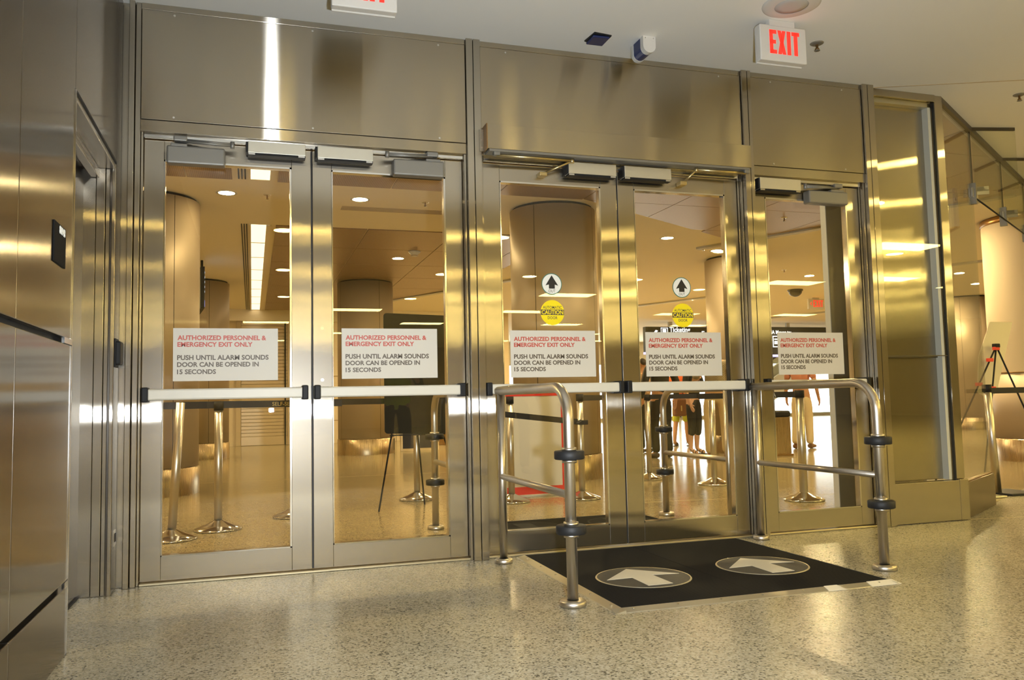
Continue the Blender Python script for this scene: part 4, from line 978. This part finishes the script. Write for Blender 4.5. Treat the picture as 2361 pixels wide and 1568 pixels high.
# ================================================================== PEOPLE
for nm, c in (('skin_tan', (.52, .27, .14)), ('skin_pale', (.62, .36, .22)), ('hair_dark', (.03, .02, .015)), ('hair_brown', (.12, .07, .035)), ('cloth_black', (.012, .012, .012)), ('cloth_charcoal', (.03, .03, .028)),
              ('cloth_khaki', (.70, .56, .34)), ('cloth_lime', (.55, .58, .05)), ('cloth_orange', (.85, .17, .04)), ('cloth_tan', (.60, .40, .22)), ('cloth_salmon', (.60, .25, .16)), ('cloth_navy', (.02, .025, .05)),
              ('leather_brown', (.16, .06, .02)), ('shoe_dark', (.05, .03, .02)), ('vest_lime', (.75, .95, .05)), ('vest_stripe', (.75, .22, .12)), ('eye_white', (.8, .78, .72)), ('strap_black', (.02, .015, .012))):
    plain(nm, c, .85 if nm[:2] in ('cl', 've') else .5)
def skin(verts, edges, rad, root=0, sub=1):
    me = bpy.data.meshes.new('s'); me.from_pydata(verts, edges, []); ob = bpy.data.objects.new('s', me); COL.objects.link(ob)
    md = ob.modifiers.new('k', 'SKIN'); md.use_smooth_shade = True
    sv = me.skin_vertices[0].data
    for i, r in enumerate(rad):
        sv[i].radius = (r, r) if not isinstance(r, tuple) else r; sv[i].use_root = (i == root)
    sd = ob.modifiers.new('d', 'SUBSURF'); sd.levels = sub; sd.render_levels = sub
    bpy.context.view_layer.update()
    m2 = bpy.data.meshes.new_from_object(ob.evaluated_get(bpy.context.evaluated_depsgraph_get()))
    mb = MB(); mb.add([tuple(q.co) for q in m2.vertices], [tuple(f.vertices) for f in m2.polygons], True)
    bpy.data.objects.remove(ob); bpy.data.meshes.remove(me); bpy.data.meshes.remove(m2)
    return mb
def person(label, loc, face, top, bottom, skinm='skin_tan', hair='hair_dark', H=1.72, leg=1.0, sleeve=.55, shoe='shoe_dark', stride=.0, arms=((.05, .0), (.05, .0)), wide=1.0, longhair=False, vest=False, skirt=False, sandals=False, bag=None, holdz=None):
    """local frame: x to the person's right, y forward, z up; face = heading angle of the forward axis"""
    t = thing('person', loc, label, 'person')
    k = H / 1.72; M = Matrix.Translation(loc) @ Matrix.Rotation(face, 4, 'Z') @ Matrix.Scale(k, 4)
    w_ = wide
    # joints
    sh = []; L = {}
    L['pel'] = V((0, 0, .95)); L['wai'] = V((0, .0, 1.09)); L['che'] = V((0, .005, 1.28)); L['nb'] = V((0, -.005, 1.44)); L['nk'] = V((0, .01, 1.51)); L['h0'] = V((0, .02, 1.575)); L['h1'] = V((0, .022, 1.635)); L['h2'] = V((0, .012, 1.69))
    for s, nme in ((-1, 'l'), (1, 'r')):
        st = stride * s
        L['hip' + nme] = V((s * .085 * w_, 0, .90)); L['kne' + nme] = V((s * .095 * w_, .02 + st * .5, .50)); L['ank' + nme] = V((s * .10 * w_, -.02 + st, .085)); L['toe' + nme] = V((s * .115 * w_, .14 + st, .030)); L['hee' + nme] = V((s * .10 * w_, -.055 + st, .032))
        ao, af = arms[0 if s < 0 else 1]
        L['sho' + nme] = V((s * .165 * w_, -.005, 1.395)); L['elb' + nme] = V((s * (.205 + ao) * w_, -.02 + af * .3, 1.12)); 
        if af > .2: L['wri' + nme] = V((s * (.15 + ao) * w_, .05 + af, 1.08 + (af - .2)))
        else: L['wri' + nme] = V((s * (.215 + ao * 1.2) * w_, .05 + af, .87))
    names = []; vs = []; rad = []; ed = []
    def add(n_, p, r, par=None):
        names.append(n_); vs.append(tuple(p)); rad.append(r)
        if par is not None: ed.append((names.index(par), len(vs) - 1))
    add('pel', L['pel'], (.125 * w_, .10)); add('wai', L['wai'], (.115 * w_, .09), 'pel'); add('che', L['che'], (.135 * w_, .10), 'wai'); add('nb', L['nb'], .072, 'che'); add('nk', L['nk'], .054, 'nb'); add('h0', L['h0'], (.068, .078), 'nk'); add('h1', L['h1'], (.078, .096), 'h0'); add('h2', L['h2'], (.060, .078), 'h1')
    for nme in 'lr':
        s = -1 if nme == 'l' else 1
        add('hip' + nme, L['hip' + nme], .088, 'pel'); add('kne' + nme, L['kne' + nme], .056, 'hip' + nme)
        mid = L['kne' + nme].lerp(L['ank' + nme], .35) + V((0, -.012, 0)); add('cal' + nme, mid, .054, 'kne' + nme)
        add('ank' + nme, L['ank' + nme], .037, 'cal' + nme); add('bal' + nme, L['ank' + nme].lerp(L['toe' + nme], .65) + V((0, 0, -.012)), .036, 'ank' + nme); add('toe' + nme, L['toe' + nme], .026, 'bal' + nme)
        add('sho' + nme, L['sho' + nme], .056, 'che'); add('elb' + nme, L['elb' + nme], .041, 'sho' + nme); add('wri' + nme, L['wri' + nme], .028, 'elb' + nme)
        d = (L['wri' + nme] - L['elb' + nme]).normalized(); side = V((s, 0, 0)); fw = side.cross(d).normalized()
        pal = L['wri' + nme] + d * .055; add('pal' + nme, pal, (.030, .020), 'wri' + nme)
        for q, (o, ln) in enumerate(((-.022, .066), (-.008, .078), (.007, .074), (.021, .058))):
            b0 = pal + d * .035 + fw * o; add('fa%d' % q + nme, b0, .0095, 'pal' + nme); add('fb%d' % q + nme, b0 + d * ln * .5 - side * .008, .009, 'fa%d' % q + nme); add('fc%d' % q + nme, b0 + d * ln * .9 - side * .024, .0075, 'fb%d' % q + nme)
        th = pal + fw * .030 - d * .01; add('ta' + nme, th, .011, 'pal' + nme); add('tb' + nme, th + fw * .022 + d * .03 - side * .008, .009, 'ta' + nme)
    body = build(skin(vs, ed, rad).xf(M), 'body', skinm, t)
    # face, ears, hair
    c = L['h1']
    fm = MB()
    fm.tube([c + V((0, .085, .02)), c + V((0, .112, -.018)), c + V((0, .090, -.028))], [.008, .015, .010], 8)
    build(fm.xf(M), 'nose', skinm, body)
    em = MB()
    for s in (-1, 1): em.lathe([(.012 * math.sin(a), .012 * math.cos(a)) for a in [PI * q / 5 for q in range(6)]], c + V((s * .03, .082, .012)), 10)
    build(em.xf(M), 'eyes', 'eye_white', body)
    mo = MB(); mo.tube([c + V((-.025, .078, -.055)), c + V((0, .088, -.057)), c + V((.025, .078, -.055))], .006, 6); build(mo.xf(M), 'mouth', 'cloth_salmon', body)
    er = MB()
    for s in (-1, 1): er.tube([c + V((s * .078, -.005, .02)), c + V((s * .090, -.010, .0)), c + V((s * .080, -.002, -.025))], [.010, .014, .008], 8)
    build(er.xf(M), 'ears', skinm, body)
    if longhair: hv = [c + V((0, .03, .065)), c + V((0, -.03, .06)), c + V((0, -.065, .0)), c + V((0, -.075, -.10)), c + V((0, -.07, -.20))]; hr = [(.07, .06), (.088, .075), (.085, .06), (.075, .04), (.05, .025)]
    else: hv = [c + V((0, .035, .070)), c + V((0, -.02, .068)), c + V((0, -.055, .02)), c + V((0, -.055, -.045))]; hr = [(.066, .035), (.086, .055), (.080, .055), (.055, .03)]
    build(skin([tuple(x) for x in hv], [(q, q + 1) for q in range(len(hv) - 1)], hr).xf(M), 'hair', hair, body)
    # top
    vs2 = [L['pel'] + V((0, 0, -.02)), L['wai'], L['che'], L['nb'] + V((0, 0, -.005))]; r2 = [(.150 * w_, .122), (.142 * w_, .115), (.158 * w_, .122), (.085, .075)]; e2 = [(0, 1), (1, 2), (2, 3)]
    for nme in 'lr':
        b = len(vs2); vs2.append(L['sho' + nme]); r2.append(.072); e2.append((2, b))
        vs2.append(L['sho' + nme].lerp(L['elb' + nme], min(1, sleeve * 1.6))); r2.append(.058); e2.append((b, b + 1))
        if sleeve > .7: vs2.append(L['elb' + nme].lerp(L['wri' + nme], .9)); r2.append(.042); e2.append((b + 1, b + 2))
    tp_ = build(skin([tuple(x) for x in vs2], e2, r2).xf(M), 'top', top, t)
    # trousers
    vs3 = [L['pel'] + V((0, 0, .04)), L['pel'] + V((0, -.01, -.04))]; r3 = [(.138 * w_, .112), (.150 * w_, .125)]; e3 = [(0, 1)]
    for nme in 'lr':
        b = len(vs3); vs3.append(L['hip' + nme]); r3.append(.104); e3.append((1, b))
        kk = L['kne' + nme]
        if leg < .6: vs3.append(L['hip' + nme].lerp(kk, leg / .6 if leg > .3 else .6)); r3.append(.092); e3.append((b, b + 1))
        else:
            vs3.append(kk); r3.append(.076); e3.append((b, b + 1)); fr_ = (leg - .6) / .4
            if fr_ > .05: vs3.append(kk.lerp(L['ank' + nme] + V((0, 0, -.02)), fr_)); r3.append(.066); e3.append((b + 1, b + 2))
    build(skin([tuple(x) for x in vs3], e3, r3).xf(M), 'trousers', bottom, t)
    # shoes
    for nme in 'lr':
        A, T_ = L['ank' + nme], L['toe' + nme]
        if sandals:
            sm = MB(); b_ = skin([tuple(A + V((0, -.045, -.078))), tuple(A.lerp(T_, .5) + V((0, 0, -.048))), tuple(T_ + V((0, .03, -.022)))], [(0, 1), (1, 2)], [(.034, .010), (.040, .010), (.036, .010)], 0, 1)
            s_ = build(b_.xf(M), 'sandal', shoe, t)
            for f in (.15, .45, .75):
                p = A.lerp(T_, f); st = MB().tube([p + V((-.042, 0, -.04)), p + V((-.03, 0, .012)), p + V((0, .004, .026)), p + V((.03, 0, .012)), p + V((.042, 0, -.04))], .007, 6); build(st.xf(M), 'strap', shoe, s_)
        else:
            b_ = skin([tuple(A + V((0, -.05, -.045))), tuple(A + V((0, .02, -.035))), tuple(A.lerp(T_, .6) + V((0, 0, -.018))), tuple(T_ + V((0, .035, .004)))], [(0, 1), (1, 2), (2, 3)], [(.040, .042), (.044, .048), (.048, .036), (.036, .028)], 1, 1)
            build(b_.xf(M), 'shoe', shoe, t)
    if vest:
        vs4 = [L['wai'] + V((0, 0, -.30)), L['wai'], L['che'], L['nb'] + V((0, 0, -.02))]
        v_ = build(skin([tuple(x) for x in vs4], [(0, 1), (1, 2), (2, 3)], [(.178 * w_, .140), (.172 * w_, .135), (.185 * w_, .142), (.12, .09)]).xf(M), 'vest', 'vest_lime', t)
        for z in (1.0, 1.22):
            ring = MB(); n = 28; P = []
            for z2 in (z, z + .05):
                for q in range(n): a = 2 * PI * q / n; P.append((.192 * w_ * math.cos(a), .150 * math.sin(a), z2))
            ring.add(P, [(q, (q + 1) % n, n + (q + 1) % n, n + q) for q in range(n)], True); build(ring.xf(M), 'stripe', 'vest_stripe', v_)
    return t
def bag(label, p, w_, d, h, mat, strap=None):
    t = thing('shoulder_bag', p, label, 'bag')
    x, y, z = p
    build(MB().box((x - w_ / 2, y - d / 2, z), (x + w_ / 2, y + d / 2, z + h), min(w_, d, h) * .25), 'pouch', mat, t)
    build(MB().tube([(x - w_ * .4, y, z + h * .95), (x - w_ * .2, y, z + h * 1.7), (x + w_ * .2, y, z + h * 1.7), (x + w_ * .4, y, z + h * .95)], .012, 8), 'handle', mat, t)
    build(MB().box((x - .012, y - d / 2 - .006, z + h * .3), (x + .012, y - d / 2 + .002, z + h * .6)), 'buckle', 'belt_gold', t)
# face: heading angle, 0 looks towards +Y (away from the doors)
person('man in a checked shirt and khaki trousers with brown shoes', (6.82, 6.25, 0), -.5, 'check_shirt', 'cloth_khaki', 'skin_pale', 'hair_brown', 1.80, shoe='leather_brown', wide=1.22, arms=((.05, .30), (.04, .05)), stride=.05)
person('woman in black top and black capri trousers with strappy sandals', (7.02, 7.30, 0), PI + .5, 'cloth_black', 'cloth_black', 'skin_pale', 'hair_dark', 1.66, leg=.78, shoe='strap_black', sandals=True, longhair=True, arms=((.03, .30), (.03, .05)))
person('person in dark jacket and dark trousers, back to the doors', (6.22, 6.92, 0), .2, 'cloth_charcoal', 'cloth_black', 'skin_tan', 'hair_dark', 1.78, sleeve=1.0, shoe='shoe_dark', wide=1.25)
person('woman in orange top and lime green trousers carrying a brown bag', (8.0, 9.5, 0), -.9, 'cloth_orange', 'cloth_lime', 'skin_tan', 'hair_brown', 1.66, leg=.62, shoe='strap_black', sandals=True, longhair=True, stride=.10)
person('person in tan shirt standing left of the dark jacket', (6.52, 8.1, 0), .3, 'cloth_tan', 'cloth_charcoal', 'skin_tan', 'hair_dark', 1.62, arms=((.05, .0), (.10, .0)))
person('man in salmon shirt and khaki trousers behind the single door', (9.30, 7.52, 0), -1.0, 'cloth_salmon', 'cloth_khaki', 'skin_tan', 'hair_dark', 1.78, shoe='leather_brown', stride=.07)
bag('brown leather bag beside the lime green trousers', (7.87, 9.30, .58), .26, .14, .34, 'leather_brown')
# two attendants on the camera's side, mirrored in the glass
person('attendant in lime safety vest standing beside the camera, mirrored in the glass', (1.70, -5.05, 0), 0.1, 'cloth_charcoal', 'cloth_charcoal', 'skin_tan', 'hair_dark', 1.76, sleeve=1.0, vest=True, arms=((.05, .30), (.05, .30)), wide=1.12)
person('attendant in dark clothing further along, mirrored faintly in the glass', (3.3, -5.3, 0), 0.0, 'cloth_navy', 'cloth_charcoal', 'skin_tan', 'hair_dark', 1.78, sleeve=1.0, wide=1.1)
